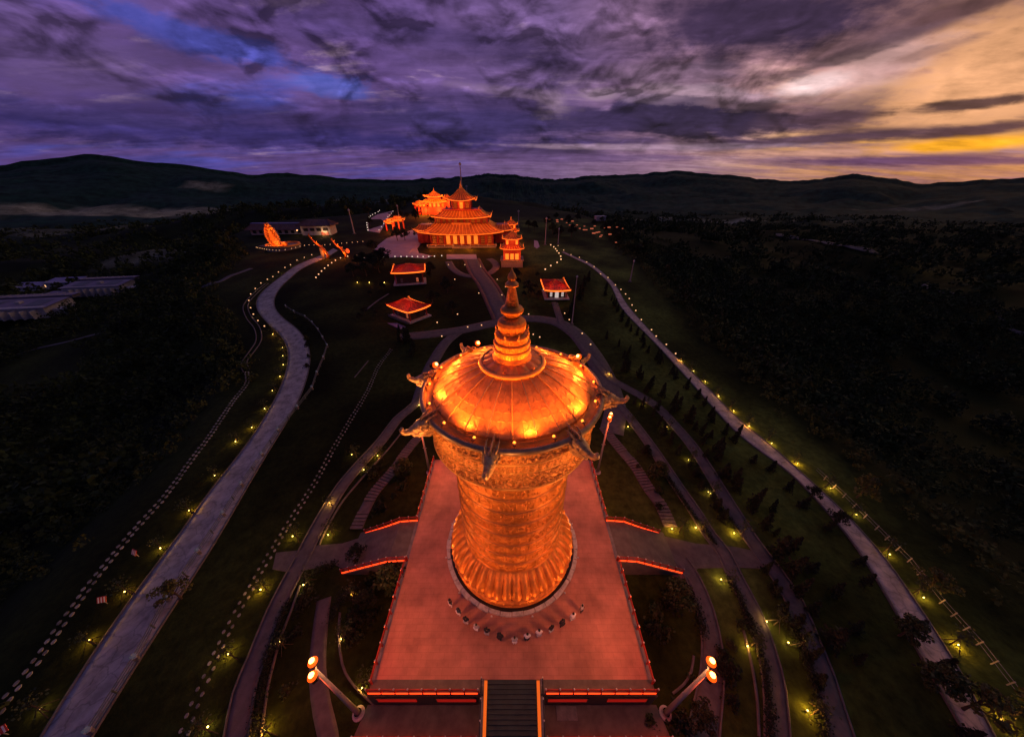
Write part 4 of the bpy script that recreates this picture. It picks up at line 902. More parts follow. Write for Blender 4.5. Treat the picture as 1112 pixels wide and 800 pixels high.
# ------------------------------------------------------------------ lantern fence beside the winding road
FP = [(102, 795), (151, 716), (184.6, 652), (218, 601), (244.6, 560), (264, 528), (286, 495.5), (303, 469), (324, 444), (339.7, 423), (345, 406.6), (352, 390), (356, 377), (351, 368), (346, 359.5), (339.7, 352), (332, 345.5), (320, 340), (311, 334)]
fpts = [G(*p) for p in FP]
fence = empty('road_fence', 'long green grey rail fence following the inner edge of the winding road', 'fence', fpts[0])
for i in range(len(fpts)-1):
    a, b = fpts[i]-fpts[0], fpts[i+1]-fpts[0]
    mbf = MB()
    for hh in (.45, .8, 1.1): mbf.tube([a+Vector((0, 0, hh)), b+Vector((0, 0, hh))], .05, 5)
    mbf.build('rail', 'rail', fence)
    n = max(2, int((b-a).length/3))
    for k in range(1, n): q = a+(b-a)*k/n; MB().box(q+Vector((0, 0, .5)), (.12, .12, 1.2)).build('post', 'rail', fence)
lp = None
for i, p in enumerate(fpts):
    lb_ = f'{nth(i)} square white lantern pillar on the winding road fence, from the bottom'
    if lp is None:
        lp = empty('lantern_pillar', lb_, 'lantern', p, .6, 'white lantern pillars of the winding road fence')
        MB().box((0, 0, .4), (.34, .34, .8)).build('pillar', 'grey', lp); MB().box((0, 0, .84), (.42, .42, .08)).build('cap', 'whitewall', lp)
        MB().box((0, 0, 1.04), (.3, .3, .3)).lathe([(.34, 1.2), (.1, 1.32), (0, 1.34)], 4).build('lantern', 'e_post', lp); seal(lp)
    else: dup(lp, p, .6+i*.1, lb_, 'white lantern pillars of the winding road fence')
# thin wire fence beyond the straight road
wf = [G(*p) for p in [(1112, 768), (1060, 700), (1020, 655), (985, 610), (950, 575), (915, 540), (885, 512)]]
wfo = empty('wire_fence', 'thin pale wire fence on the slope beyond the straight road', 'fence', wf[0])
for i in range(len(wf)-1):
    a, b = wf[i]-wf[0], wf[i+1]-wf[0]; m_ = MB()
    for hh in (.5, 1.0): m_.tube([a+Vector((0, 0, hh)), b+Vector((0, 0, hh))], .025, 4)
    m_.build('wire', 'pole', wfo)
    for k in range(3): q = a+(b-a)*k/3; MB().box(q+Vector((0, 0, .5)), (.1, .1, 1.2)).build('post', 'pole', wfo)
def hedge(px, w_, h_, label, mt='leafd', dens=150):
    line = world_line(px, .25); n = len(line); tot = int(dens*np.linalg.norm(np.diff(line, axis=0), axis=1).sum()); rng = np.random.default_rng(len(px)*7+n)
    k = rng.integers(0, n, tot); P_ = line[k]+rng.normal(size=(tot, 2))*w_*.3*(.7+.6*vnoise(k/9.0, k*0.0, 3))[:, None]
    z = terrain(P_[:, 0], P_[:, 1])+h_*rng.random(tot)**.7*(.6+.8*vnoise(k/7.0, k*0.0, 8)); V, Q = leafcloud(np.stack([P_[:, 0], P_[:, 1], z], 1), .09, rng)
    return tag(npmesh('hedge', V, Q, mt), label, 'hedge', 'low hedges along the garden paths')
hedge([(812, 668), (822, 700), (830, 735), (834, 770), (834, 830)], .9, .8, 'low dark hedge between the lit bed and the middle curving path')
hedge([(850, 665), (866, 700), (880, 740), (890, 780), (893, 830)], 1.0, .9, 'low dark hedge on the inner side of the outer curving path')
hedge([(790, 628), (805, 655), (815, 690)], .8, .7, 'short dark hedge beside the middle path below the crossing')
hedge([(313, 655), (303, 685), (293, 715), (286, 750), (277, 800)], .9, .8, 'low dark hedge between path and pale kerb, winding road side')
hedge([(365, 612), (352, 618), (340, 625)], 1.1, .9, 'bushy hedge corner below the winding road side crossing')
hedge([(776, 590), (752, 560), (735, 535), (715, 505)], .7, .7, 'low hedge on the outer side of the middle path above the crossing')
hedge([(757, 512), (776, 545), (800, 578)], .7, .7, 'low hedge on the inner side of the outer path above the crossing')
hedge([(388, 640), (370, 655), (362, 672)], 1.3, 1.0, 'loose hedge clump by the kerb near the plaza wall')
hedge([(745, 640), (757, 665), (762, 690)], 1.2, .9, 'loose hedge clump along the inner path beside the plaza wall')
# red and white warning boards on the bank
for i, (q, lb_) in enumerate([((151, 604), 'red and white striped board on the dark bank, upper of the trio'), ((117, 655), 'red and white striped board on the dark bank, middle of the trio'), ((9, 797), 'red and white striped board at the bottom corner of the dark bank')]):
    p = G(*q); r = empty('warning_board', lb_, 'sign', p, -.3+i*.5, 'red and white boards on the bank')
    MB().tube([(0, 0, -.2), (0, 0, 1.0)], .04, 6).build('post', 'pole', r)
    MB().box((0, 0, 1.15), (1.0, .06, .75), tilt=('X', -.6)).build('board', 'signred', r)
    for s in (-1, 0, 1): MB().box((s*.32, -.035, 1.15), (.12, .05, .7), tilt=('X', -.6)).build('stripe', 'clothwhite', r)

# ------------------------------------------------------------------ temple buildings
def roof_parts(root, w, d, z, h, tw, td, lift=1.0, thick=.35, mt='rooforange', trim='e_neon2', ribs=2.4, curve=1.6, ribmat='ribgold', tr=.16):
    """hipped roof with upswept corners; part roof > ridge_rib, eave_light"""
    NS_ = 12; NT = 7; V = []
    def pt(t, side, u):
        k = 1-(1-t)**1; hw = w/2+(tw/2-w/2)*t; hd = d/2+(td/2-d/2)*t; zz = z+h*(t**curve if curve >= 1 else t)
        c = [(-hw, -hd), (hw, -hd), (hw, hd), (-hw, hd)]; a = c[side]; b = c[(side+1) % 4]
        up = lift*(abs(2*u-1)**3)*(1-t)**2; return (a[0]+(b[0]-a[0])*u, a[1]+(b[1]-a[1])*u, zz+up)
    mb = MB(); n = NS_*4
    for layer in (0, 1):
        for j in range(NT+1):
            for s in range(4):
                for i in range(NS_):
                    p = pt(j/NT, s, i/NS_); V.append((p[0], p[1], p[2]-layer*thick))
    Fc = []
    o1 = (NT+1)*n
    for j in range(NT):
        for k in range(n):
            a = j*n+k; b = j*n+(k+1) % n; Fc.append((a, b, b+n, a+n)); Fc.append((o1+a, o1+a+n, o1+b+n, o1+b))
    for k in range(n): Fc.append((k, o1+k, o1+(k+1) % n, (k+1) % n))
    top = NT*n; Fc.append(tuple(top+k for k in range(n)))
    mb.add(V, Fc); rf = mb.build('roof', mt, root)
    rb_ = MB()
    for s in range(4):
        L_ = w if s % 2 == 0 else d; m = max(2, int(L_/ribs))
        for i in range(m+1):
            u = i/m; r_ = .11 if 0 < i < m else .22
            rb_.tube([Vector(pt(t, s, u))+Vector((0, 0, .08)) for t in (0, .25, .5, .75, 1)], r_*max(1, thick/.35), 4)
    rb_.build('ridge_rib', ribmat, rf)
    el = MB()
    for s in range(4): el.tube([Vector(pt(0, s, u/12))+Vector((0, 0, -.05)) for u in range(13)], tr, 4)
    if trim: el.build('eave_light', trim, rf)
    for s in range(4):
        c0 = Vector(pt(0, s, 0)); o_ = Vector((c0.x, c0.y, 0)).normalized(); k_ = max(.5, min(w, d)*.04)
        MB().tube([c0-o_*k_*.4, c0+o_*k_*.6+Vector((0, 0, k_*.25)), c0+o_*k_*1.0+Vector((0, 0, k_*1.0)), c0+o_*k_*.8+Vector((0, 0, k_*1.6))], [k_*.22, k_*.2, k_*.13, .03], 5).build('corner_hook', ribmat, rf)
    return rf
def storey(root, w, d, z, h, nb, mt='redpaint', colr=.35, lit=None):
    MB().box((0, 0, z+h/2), (w-1.2, d-1.2, h)).build('wall', mt, root)
    for s in (-1, 1):
        for i in range(nb+1):
            x = -w/2+w*i/nb; MB().tube([(x, s*d/2, z), (x, s*d/2, z+h)], colr, 6).build('column', 'redpaint', root)
    for i in range(nb):
        x = -w/2+w*(i+.5)/nb; bw = w/nb*.55
        m_ = 'e_gold' if lit and i in lit else 'darkwood'
        f_ = MB().box((x, -d/2+.52, z+h*.42), (bw, .12, h*.66)).build('door' if lit and i in lit else 'window', m_, root)
        for k in (-1, 0, 1): MB().box((x+k*bw/3.2, -d/2+.42, z+h*.42), (.12, .08, h*.66)).box((x, -d/2+.42, z+h*(.42+k*.2)), (bw, .07, .12)).build('lattice', 'ribgold', f_)
# main temple
p = G(501.6, 268.6); MT = (p.x, p.y, p.z)
kk = (math.hypot(p.x, p.y)*.93)/332*1.09
tp = empty('main_temple', 'largest three-tiered temple hall, all its amber roofs glowing, beyond the promenade', 'temple', (p.x, p.y+15, p.z), .02)
W1 = 40; MB().box((0, 0, .3), (44, 34, 1.8)).box((0, -18.2, .0), (12, 2.5, .9)).build('platform', 'grey', tp)
storey(tp, 40, 28, 1.2, 7.4, 9, lit=(2, 3, 4, 5, 6)); roof_parts(tp, 53, 40, 8.3, 5.4, 34, 22, 1.6, .5, ribs=2.7)
MB().box((0, -11.6, 13.4), (12, .3, 1.3)).build('name_board', 'ribgold', tp)
storey(tp, 33, 20, 13.5, 3.4, 9, mt='redpaint'); roof_parts(tp, 37, 25, 16.6, 4.2, 24, 12, 1.3, .45, ribs=2.4)
for s in (-1, 1):
    for sy in (-1, 1): MB().lathe([(0, 2.2), (.35, 1.4), (.6, .9), (.3, .5), (.7, 0)], 8, (s*11, sy*5, 20.6)).build('roof_finial', 'ribgold', tp)
MB().box((0, 0, 21.0), (25, 13, .7)).build('parapet', 'redpaint', tp)
storey(tp, 11.5, 10, 21.2, 5.4, 3, lit=(1,)); roof_parts(tp, 18.5, 17, 26.2, 7.0, 1.2, 1.2, 1.5, .4, ribs=2.2, curve=1.5, trim='e_neon2')
MB().lathe([(.9, 33.0), (1.1, 33.6), (.5, 34.2), (.75, 34.7), (.3, 35.3), (.1, 36.6), (0, 37.4)], 12).build('finial', 'ribgold', tp, True)
for s in (-1, 1):
    a0 = MB().box((s*26, 6, 4.4), (11, 14, 8)).build('side_wing', 'redpaint', tp)
    for i in range(4): MB().tube([(s*26-4.5+3*i, -1.4, .4), (s*26-4.5+3*i, -1.4, 8)], .25, 6).build('column', 'redpaint', a0)
for k in range(9):
    MB().tube([(-22+k*5.5, -17.6, 1.0), (-22+k*5.5, -17.6, 2.4)], .22, 6).build('terrace_post', 'white', tp)
MB().tube([(-22, -17.6, 2.1), (-6, -17.6, 2.1)], .14, 5).tube([(6, -17.6, 2.1), (22, -17.6, 2.1)], .14, 5).build('terrace_rail', 'ribgold', tp)
TO = (1, .19, .018)
for x, y, z_, W_ in [(-18, -23, 3, 5000), (-6, -24, 3, 6000), (6, -24, 3, 6000), (18, -23, 3, 5000), (-21, -20, 16, 6500), (-7, -22, 17, 6500), (7, -22, 17, 6500), (21, -20, 16, 6500), (-12, -14, 22.5, 4200), (0, -15, 23, 4200), (12, -14, 22.5, 4200), (-6, -10, 31, 3000), (6, -10, 31, 3000), (0, -8, 25, 1600), (31, -10, 14, 4500), (-31, -10, 14, 4500)]:
    light('POINT', (x, y, z_), W_*.40, TO, .5, tp, name='flood_light')
sw = roof_parts(tp, 15, 18, 0, 3.2, 8, 9, 1.0, .4, ribs=2.4); sw.location = (-26, 6, 8.4)
sw2 = roof_parts(tp, 15, 18, 0, 3.2, 8, 9, 1.0, .4, ribs=2.4); sw2.location = (26, 6, 8.4)
# pagodas beside it
def pagoda(px, py, w, label, scl, base=True, face=True, zadd=0):
    p = G(px, py); r = empty('pagoda', label, 'pagoda', (p.x, p.y+w*.5, p.z+zadd), 0)
    if base: MB().box((0, 0, 1.6), (w*1.25, w*1.25, 3.6)).box((0, 0, 3.55), (w*1.35, w*1.35, .3)).build('base', 'grey', r)
    z = 3.6 if base else .3
    MB().box((0, 0, z+3), (w, w, 6)).build('wall', 'redpaint', r)
    for s in (-1, 0, 1): MB().box((s*w*.28, -w/2-.1, z+1.9), (w*.2, .2, 3.0)).build('arch_window', 'e_gold', r)
    roof_parts(r, w*1.35, w*1.35, z+5.8, 1.6, w*.9, w*.9, .7, .3, 'roofred', 'e_neon2', 1.6, tr=.14)
    MB().box((0, 0, z+9.0), (w*.82, w*.82, 3.6)).build('wall', 'redpaint', r)
    for s in (-1, 1): MB().box((s*w*.27, -w*.41-.1, z+9), (w*.13, .2, 2.0)).build('window', 'e_neon2', r)
    roof_parts(r, w*1.1, w*1.1, z+10.6, 3.2, 1.0, 1.0, .8, .3, 'rooforange', 'e_neon2', 1.5, tr=.14)
    MB().lathe([(.6, z+13.6), (.7, z+14.1), (.3, z+14.6), (.4, z+15), (0, z+16.4)], 10).build('finial', 'ribgold', r, True)
    for x, y, zz, W_ in ((-w*.4, -w, z+2, 1100), (w*.4, -w, z+2, 1100), (0, -w*.95, z+9, 1400), (0, -w*.8, z+15, 900)): light('POINT', (x, y, zz), W_*.8, (1, .16, .02), .4, r, name='flood_light')
    r.scale = (scl,)*3; return r
pagoda(556, 290, 9.5, 'red pagoda on a grey stone base directly above the spire tip', .93)
pagoda(555, 262, 9.5, 'small red pagoda peeping out behind the pagoda with the stone base', .88, False, zadd=1)
# rear temple on the ridge
p = G(474, 232); rt = empty('rear_temple', 'red and gold temple on the ridge behind the main temple, with a side turret', 'temple', (p.x, p.y, p.z), 0)
rs = math.hypot(p.x, p.y)/332
MB().box((0, 0, 3), (rs*24, rs*14, 8)).build('base_block', 'redpaint', rt)
storey(rt, rs*19, rs*11, 6, rs*5, 5, lit=(1, 2, 3)); roof_parts(rt, rs*24, rs*15, 6+rs*4.6, rs*2.4, rs*15, rs*8, 1.5, .6, ribs=3, tr=.3)
MB().box((0, 0, 6+rs*7.6), (rs*11, rs*7, rs*3.4)).build('wall', 'redpaint', rt); roof_parts(rt, rs*17, rs*12, 6+rs*9, rs*4.6, rs*.8, rs*.8, 1.5, .6, ribs=3, tr=.3)
MB().lathe([(rs*.6, 6+rs*13.4), (rs*.3, 6+rs*14.5), (0, 6+rs*16.5)], 8).build('finial', 'ribgold', rt)
MB().box((rs*11.5, 0, 6+rs*2.5), (rs*5, rs*5, rs*12)).build('turret', 'redpaint', rt)
tf = roof_parts(rt, rs*7, rs*7, 0, rs*2.4, rs*.6, rs*.6, 1, .5, ribs=3, tr=.3); tf.location = (rs*11.5, 0, 6+rs*8.3)
for x, y, z_ in ((-9, -14, 3), (3, -14, 3), (11, -12, 8), (0, -13, 11), (-6, -11, 15), (6, -11, 15), (12, -10, 13)): light('POINT', (x*rs, y*rs, z_*rs), 12000, TO, .6, rt, name='flood_light')
def small_gate(px, py, w, h, label, n=2):
    p = G(px, py); r = empty('lit_gate', label, 'gate', (p.x, p.y, p.z), 0); s_ = math.hypot(p.x, p.y)/332
    w *= s_; h *= s_
    for i in range(n): MB().box((-w/2+w*i/(n-1), 0, h*.35), (w*.14, w*.14, h*.7)).build('pillar', 'redpaint', r)
    MB().box((0, 0, h*.62), (w, w*.12, h*.12)).build('beam', 'ribgold', r)
    roof_parts(r, w*1.3, w*.5, h*.68, h*.25, w*.6, .5, h*.12, .3, ribs=2, tr=.2); 
    light('POINT', (0, -w*.6, h*.3), 1500*s_*s_*2, TO, .4, r, name='flood_light'); light('POINT', (0, -w*.6, h*1.1), 1500*s_*s_*2, TO, .4, r, name='flood_light'); return r
small_gate(458, 233, 10, 12, 'small lit gate house beside the rear temple', 4)
small_gate(424, 251, 6, 11, 'narrow orange gate at the mouth of the curved court', 2)
small_gate(434, 249, 9, 12, 'wider orange gate between the curved court and the main temple', 3)
# small garden pavilions with glowing red roofs
def pavilion(px, py, w, d, rz, label, hw=3.3, flat=False, terrace=0):
    p = G(px, py); r = empty('pavilion', label, 'pavilion', (p.x, p.y, p.z), rz)
    MB().box((0, 0, .2), (w+1.6, d+1.6, .5)).build('base', 'white', r)
    MB().box((0, 0, hw/2+.4), (w-1.4, d-1.4, hw)).build('wall', 'darkwood', r)
    for sx in (-1, 1):
        for sy in (-1, 1): MB().box((sx*(w/2-.4), sy*(d/2-.4), hw/2+.4), (.35, .35, hw)).build('column', 'redpaint', r)
    MB().box((0, -(d-1.4)/2-.05, 1.6), (1.5, .1, 2.3)).build('door', 'darkwood' if flat else 'e_window', r)
    for s in (-1, 1):
        f_ = MB().box((s*w*.27, -(d-1.4)/2-.05, 1.8), (.9, .1, 1.7)).build('window', ('grey' if s < 0 else 'e_dim') if flat else 'e_window', r)
        MB().box((s*w*.27, -(d-1.4)/2-.12, 1.8), (.08, .05, 1.7)).box((s*w*.27, -(d-1.4)/2-.13, 1.8), (.9, .05, .08)).build('frame', 'darkwood', f_)
        MB().box(((w-1.4)/2*s+s*.05, 0, 1.8), (.1, 1.6, 1.6)).build('side_window', 'darkmetal', r)
    rf = roof_parts(r, w+1.8, d+1.8, hw+.4, 2.2, (w-d)+1.5 if w > d else 1.0, .6 if w > d else 1.0, .35, .25, 'roofred', 'e_edge', 1.3, 1.15, 'roofred', tr=.26)
    # light strips along hips and ridge
    hwid = max((w-d)*.5+.7, .5); m_ = MB()
    for sx in (-1, 1):
        for sy in (-1, 1): m_.tube([(sx*(w/2+.9), sy*(d/2+.9), hw+.9), (sx*(hwid+(w/2+.9-hwid)*.5), sy*(d/4+.5), hw+1.55), (sx*hwid, sy*.3, hw+2.75)], .05, 4)
    m_.build('hip_light', 'e_edge', rf)
    MB().tube([(-hwid, 0, hw+2.8), (hwid, 0, hw+2.8)], .12, 6).build('ridge', 'ribgold', rf)
    MB().lathe([(0, .45), (.3, .3), (.4, 0), (.2, -.3)], 8, (w/2+.5 if not flat else -w/2-.5, d/2+.5, hw+1.3)).build('corner_lamp', 'e_orange', rf)
    for s in (-1, 1): light('POINT', (s*w*.35, -d*.35, hw+4.6), 420, (1, .10, .01), .4, r, name='roof_light')
    light('POINT', (0, -d*.75, 1.9), 30 if not flat else 6, (1, .6, .4), .3, r, name='door_light')
    if terrace:
        MB().box((-w*.1, -d/2-3.6, -.9), (w+2.5, 2.2, .7)).build('lower_terrace', 'bluesheet', r)
        MB().box((0, -d/2-1.5, .55), (w+1, .25, .9)).build('parapet', 'conc', r)
    return r
pavilion(602, 319, 8.6, 14.0, 0.02, 'square red-roofed pavilion with white lit doors on the sunset side of the promenade')
pavilion(446, 343, 11.0, 8.0, R(-38), 'lower red-roofed pavilion turned askew above a pale stepped terrace', 3.6, True, 1)
pavilion(446, 305, 12.5, 12, R(14), 'upper red-roofed pavilion with a dark raised body below the pale court', 5.0, True)

# flame shaped throne on its round plinth
p = G(309, 270); th = empty('throne_statue', 'glowing orange flame-shaped throne statue with a seated figure on a round plinth', 'statue', (p.x, p.y, p.z), R(8))
MB().lathe([(9.4, -6), (9.4, 1.6), (9.9, 1.7), (9.9, 2.0), (9.4, 2.1), (0, 2.1)], 40).build('plinth', 'grey', th)
MB().lathe([(9.6, 2.1), (9.6, 3.0), (9.3, 3.0), (9.3, 2.1)], 40).build('plinth_rail', 'e_orange' if False else 'ribgold', th)
V = []; n = 26
outl = []
for i in range(n+1):
    t = i/n; w_ = 3.9*math.sin(math.pi*min(1, t*.80+.2)**1.1)**.8*(1-.15*t)+.15; outl.append((w_*(1+.07*math.sin(i*2.6)), 2.0+13.2*t))
mbf = MB(); vs = []
for y_ in (-.5, .5): vs += [(-4.2+x_-1.2*((z_-2)/13), y_+.06*(z_-2), z_) for x_, z_ in outl]+[(-4.2-x_-1.2*((z_-2)/13), y_+.06*(z_-2), z_) for x_, z_ in outl[::-1]]
m = len(outl)*2; mbf.add(vs, [tuple(range(m)), tuple(range(m, 2*m))[::-1]]+[(k, m+k, m+(k+1) % m, (k+1) % m) for k in range(m)]); mand = mbf.build('mandorla', 'ribgold', th)
for k in range(16):
    sx = -1 if k % 2 else 1; t = (k//2+.5)/8; x_ = -4.2-1.2*t+sx*2.0*math.sin(math.pi*min(1, t*.8+.2)); z_ = 2.5+12.6*t
    MB().tube([(x_-.5*sx, -.7, z_-.6), (x_, -.95, z_), (x_+.6*sx, -.75, z_+.9)], [.45, .38, .06], 6).build('flame', 'rooforange', mand)
skin('seated_figure', [(-2.2, -1.4, 2.4), (-2.2, -1.3, 3.6), (-2.2, -1.2, 5.0), (-2.2, -1.2, 6.0), (-2.2, -1.2, 6.9), (-1.0, -1.4, 4.9), (-.6, -2.0, 3.9), (-3.4, -1.4, 4.9), (-3.8, -2.0, 3.9), (-.7, -2.4, 2.5), (-3.6, -2.4, 2.5)],
     [(0, 1), (1, 2), (2, 3), (3, 4), (2, 5), (5, 6), (2, 7), (7, 8), (0, 9), (0, 10)], [1.4, 1.0, 1.05, .4, .65, .42, .3, .42, .3, .7, .7], 'ribgold', th)
MB().box((-2, -1.4, 2.4), (6, 4.2, .8)).box((1.6, -1, 3.2), (2.6, 2.4, 2.2)).build('seat', 'rooforange', th)
for x, y, z_, W_ in ((-5, -6, 3.5, 1300), (0, -6, 3.5, 1300), (4, -4, 3, 700), (-6, -5, 12, 1500)): light('POINT', (x, y, z_), W_*1.1, TO, .4, th, name='flood_light')
a_, b_ = G(315, 264), G(395, 262)
o = MB().box(((-128+-172)/2+12, p.y+9, p.z-.6), (60, 5, 1.8)).build('causeway', 'conc'); o['kind'] = 'structure'
# dragon columns
def dragon_col(px, py, hgt, label, mirror=1, pillar=True):
    p = G(px, py); r = empty('dragon_column', label, 'statue', (p.x, p.y, p.z), 0); s_ = math.hypot(p.x, p.y)/332*.95; k = s_*hgt
    P_ = [(0, 0, -.5), (.1*k*mirror, 0, k*.15), (0, 0, k*.35), (-.08*k*mirror, 0, k*.5), (-.28*k*mirror, 0, k*.66), (-.42*k*mirror, 0, k*.85), (-.5*k*mirror, 0, k), (-.44*k*mirror, 0, k*1.06)]
    MB().tube(P_, [x*s_ for x in (1.2, 1.3, 1.25, 1.1, .7, .55, .7, .25)], 9).build('body', 'rooforange', r, True)
    for i in range(4): q = P_[i+2]; MB().tube([q, (q[0]+1.4*s_*mirror, 0, q[2]+1.8*s_)], [.5*s_, .05], 5).build('fin', 'ribgold', r)
    if pillar: MB().box((-2.6*s_*mirror, 0, k*.2), (2.2*s_, 2.2*s_, k*.5)).build('pillar', 'grey', r)
    light('POINT', (0, -3*s_, k*.25), 900, TO, .3, r, name='flood_light'); light('POINT', (-.2*k*mirror, -3*s_, k*.7), 700, TO, .3, r, name='flood_light'); return r
dragon_col(355, 281, 21, 'orange lit dragon rising beside a grey pillar at the end of the winding road')
dragon_col(375, 280, 17, 'second orange lit dragon without pillar, nearer the pale court', 1, False)
p = G(378.7, 277); r = empty('globe_lantern', 'round orange glowing lantern on a short post between dragon and court', 'lantern', p)
MB().lathe([(0, 3.6), (.7, 3.2), (1.0, 2.3), (.7, 1.4), (0, 1.0)], 12).build('globe', 'e_neon', r, True); MB().tube([(0, 0, 0), (0, 0, 1.2)], .15, 6).build('post', 'darkmetal', r)
# white hall with plum roof, long low hall
p = G(348, 254); r = empty('white_hall', 'white two-storey hall under a plum coloured hipped roof with a lit ground floor', 'building', (p.x, p.y, p.z), R(4))
s_ = math.hypot(p.x, p.y)/332*.85
MB().box((0, 0, 3.6*s_), (28*s_, 14*s_, 11*s_)).build('wall', 'whitewall', r); roof_parts(r, 33*s_, 20*s_, 8.8*s_, 4.2*s_, 20*s_, 2, .2, .5, 'plum', None, 1.6, 1.05, 'plum')
for i in range(4): MB().box((-9.5*s_+i*6.3*s_, -7.1*s_, 4.8*s_), (4.2*s_, .3, 2.6*s_)).build('window', 'darkmetal', r)
MB().box((8*s_, -7.15*s_, .9*s_), (7*s_, .3, 3.2*s_)).build('lit_shopfront', 'e_dim', r); MB().box((8*s_, -7.4*s_, .9*s_), (.5, .3, 3.2*s_)).build('mullion', 'darkwood', r)
light('POINT', (8*s_, -9.5*s_, 2*s_), 900, (1, .5, .2), .4, r, name='door_light')
p = G(306, 255); r = empty('long_hall', 'long low hall with plum roof and pale blue ridge behind the throne statue', 'building', (p.x, p.y+8, p.z), R(4))
MB().box((0, 0, 1.8), (48, 12, 4)).build('wall', 'whitewall', r); roof_parts(r, 53, 17, 3.6, 3.4, 48, 4, .1, .4, 'plum', None, 1.6, 1.05, 'plum')
MB().box((0, 0, 7.3), (50, 3.4, .7)).build('ridge_cap', 'bluesheet', r)
for i in range(10): MB().box((-21+i*4.7, -6.1, 1.9), (2.4, .3, 2.2)).build('window', 'darkmetal', r)
for k, q in enumerate([(321, 252), (345, 253), (327, 255)]):
    pp = G(*q); rr = empty('door_lantern', ['warm lantern by the long hall door', 'warm lantern at the gable of the white hall', 'warm lantern between long hall and throne'][k], 'lantern', (pp.x, pp.y-3, pp.z))
    MB().tube([(0, 0, 0), (0, 0, 3.2)], .1, 6).build('post', 'darkmetal', rr); MB().lathe([(0, .5), (.5, .2), (.5, -.3), (0, -.5)], 8, (0, 0, 3.6)).build('globe', 'e_warm', rr)
    light('POINT', (0, -1, 3.6), 260, (1, .5, .2), .4, rr, name='bulb_light')
# houses in the valley, sheet roofs
def valley_house(px, py, label, wpx, big=True, rz=R(10)):
    p = G(px, py); s_ = math.hypot(math.hypot(p.x, p.y), 70)/332; r = empty('terraced_house', label, 'house', (p.x, p.y, p.z), rz); w = wpx*s_*.62
    if big:
        MB().box((0, 0, 2.5), (w, w*.42, 7)).build('wall', 'whitewall', r)
        MB().box((0, -w*.03, 6.3), (w*1.06, w*.40, .35), tilt=('X', .10)).build('main_roof', 'roofgrey', r)
        MB().box((w*.02, w*.27, 8.0), (w*1.05, w*.15, .3)).box((w*.02, w*.27, 7), (w, w*.12, 2)).build('upper_roof', 'roofgrey', r)
        for k in range(10): MB().box((-w*.45+k*w*.1, w*.27, 8.3), (.3, w*.13, .25)).build('rooflight', 'whitewall', r)
        MB().box((w*.05, 0, 7.0), (2.6, 2.6, 1.4)).build('chimney', 'whitewall', r)
        MB().box((-w*.27, -w*.02, 6.62), (w*.2, w*.22, .12), tilt=('X', .10)).box((w*.3, -w*.02, 6.62), (w*.2, w*.22, .12), tilt=('X', .10)).build('solar_panel', 'rail', r)
        MB().box((-w*.5, -w*.28, 3.6), (w*.34, w*.2, .4)).build('porch_roof', 'roofgrey', r); MB().box((w*.58, -w*.05, 3.2), (w*.18, w*.18, .4)).box((w*.58, -w*.05, 1.6), (w*.15, w*.15, 3)).build('annex', 'whitewall', r)
        for k in range(7): MB().box((-w*.3+k*w*.12, -w*.26, 2.2), (.5, w*.1, 5)).build('buttress', 'whitewall', r)
    else:
        MB().box((0, 0, 1.6), (w, w*.5, 4)).build('wall', 'whitewall', r); MB().box((0, 0, 3.9), (w*1.1, w*.6, .35), tilt=('X', .14)).build('roof', 'bluesheet', r)
        for k in (-1, 1): MB().box((k*w*.25, -w*.25-.1, 1.8), (w*.15, .2, 1.4)).build('window', 'darkmetal', r)
    return r
valley_house(26, 340, 'long grey-roofed terraced house cut by the photo edge in the dark valley', 62)
valley_house(113, 317, 'long grey-roofed terraced house nearer the winding road in the dark valley', 48)
valley_house(74, 309, 'small house with a blue-purple sheet roof between the two terraced houses', 24, False)
valley_house(37, 314, 'small pale blue roofed shed behind the first terraced house', 22, False)
p = G(56, 313); r = empty('garden_kiosk', 'tiny lit white kiosk between the valley houses', 'kiosk', p); MB().box((0, 0, 2), (4, 4, 4)).build('wall', 'whitewall', r); MB().lathe([(3.6, 4), (.2, 6.2), (0, 6.3)], 4).build('roof', 'whitewall', r)
MB().box((0, -2.1, 2.6), (1.6, .2, 1.6)).build('window', 'e_warm', r)
p = G(651, 241); r = empty('far_shed', 'pale shed standing alone in the dark woods beyond the lantern field', 'shed', p, .2); MB().box((0, 0, 3), (9, 5, 3.4)).build('wall', 'white', r); MB().box((0, 0, 4.9), (10, 6, .5)).build('roof', 'white', r)

# flagpoles and antennas
def fpole(px, py, top, label, r_=.12, name='flagpole', bright='pole'):
    p = G(px, py); xc = (px-556)/F
    # height so that its tip shows at that row
    yc = (400-top)/F; zt = CAMH+p.y*(-sp+yc*cp)/(cp+yc*sp); h = max(zt-p.z, 4)
    r = empty(name, label, 'pole', p, 0)
    MB().tube([(0, 0, 0), (0, 0, h)], [r_*1.4, r_*.7], 6).build('pole', bright, r); MB().lathe([(r_*4, 0), (r_*4, .3), (r_*2, .5)], 10).build('base', 'conc', r)
    MB().lathe([(0, r_*4), (r_*2.2, r_*2), (r_*2.2, 0), (0, -r_)], 8, (0, 0, h)).build('ball', 'white', r); return r
fpole(621, 352, 301, 'tall thin flagpole beside the walk below the sunset side pavilion', .16); fpole(592, 266, 238, 'flagpole at the head of the sunset side lawn, taller of two', .3); fpole(606, 265, 249, 'shorter flagpole at the head of the sunset side lawn', .25)
fpole(503, 226, 179, 'tall antenna mast rising above the main temple against the sky', .7, 'antenna_mast'); fpole(508, 224, 203, 'short antenna beside the tall antenna mast', .5, 'antenna_mast')
fpole(563, 248, 230, 'thin pole behind the small pagoda', .35); fpole(385, 254, 229, 'pole beside the white hall on the ridge', .35); fpole(434, 240, 224, 'pole behind the orange gates', .35)
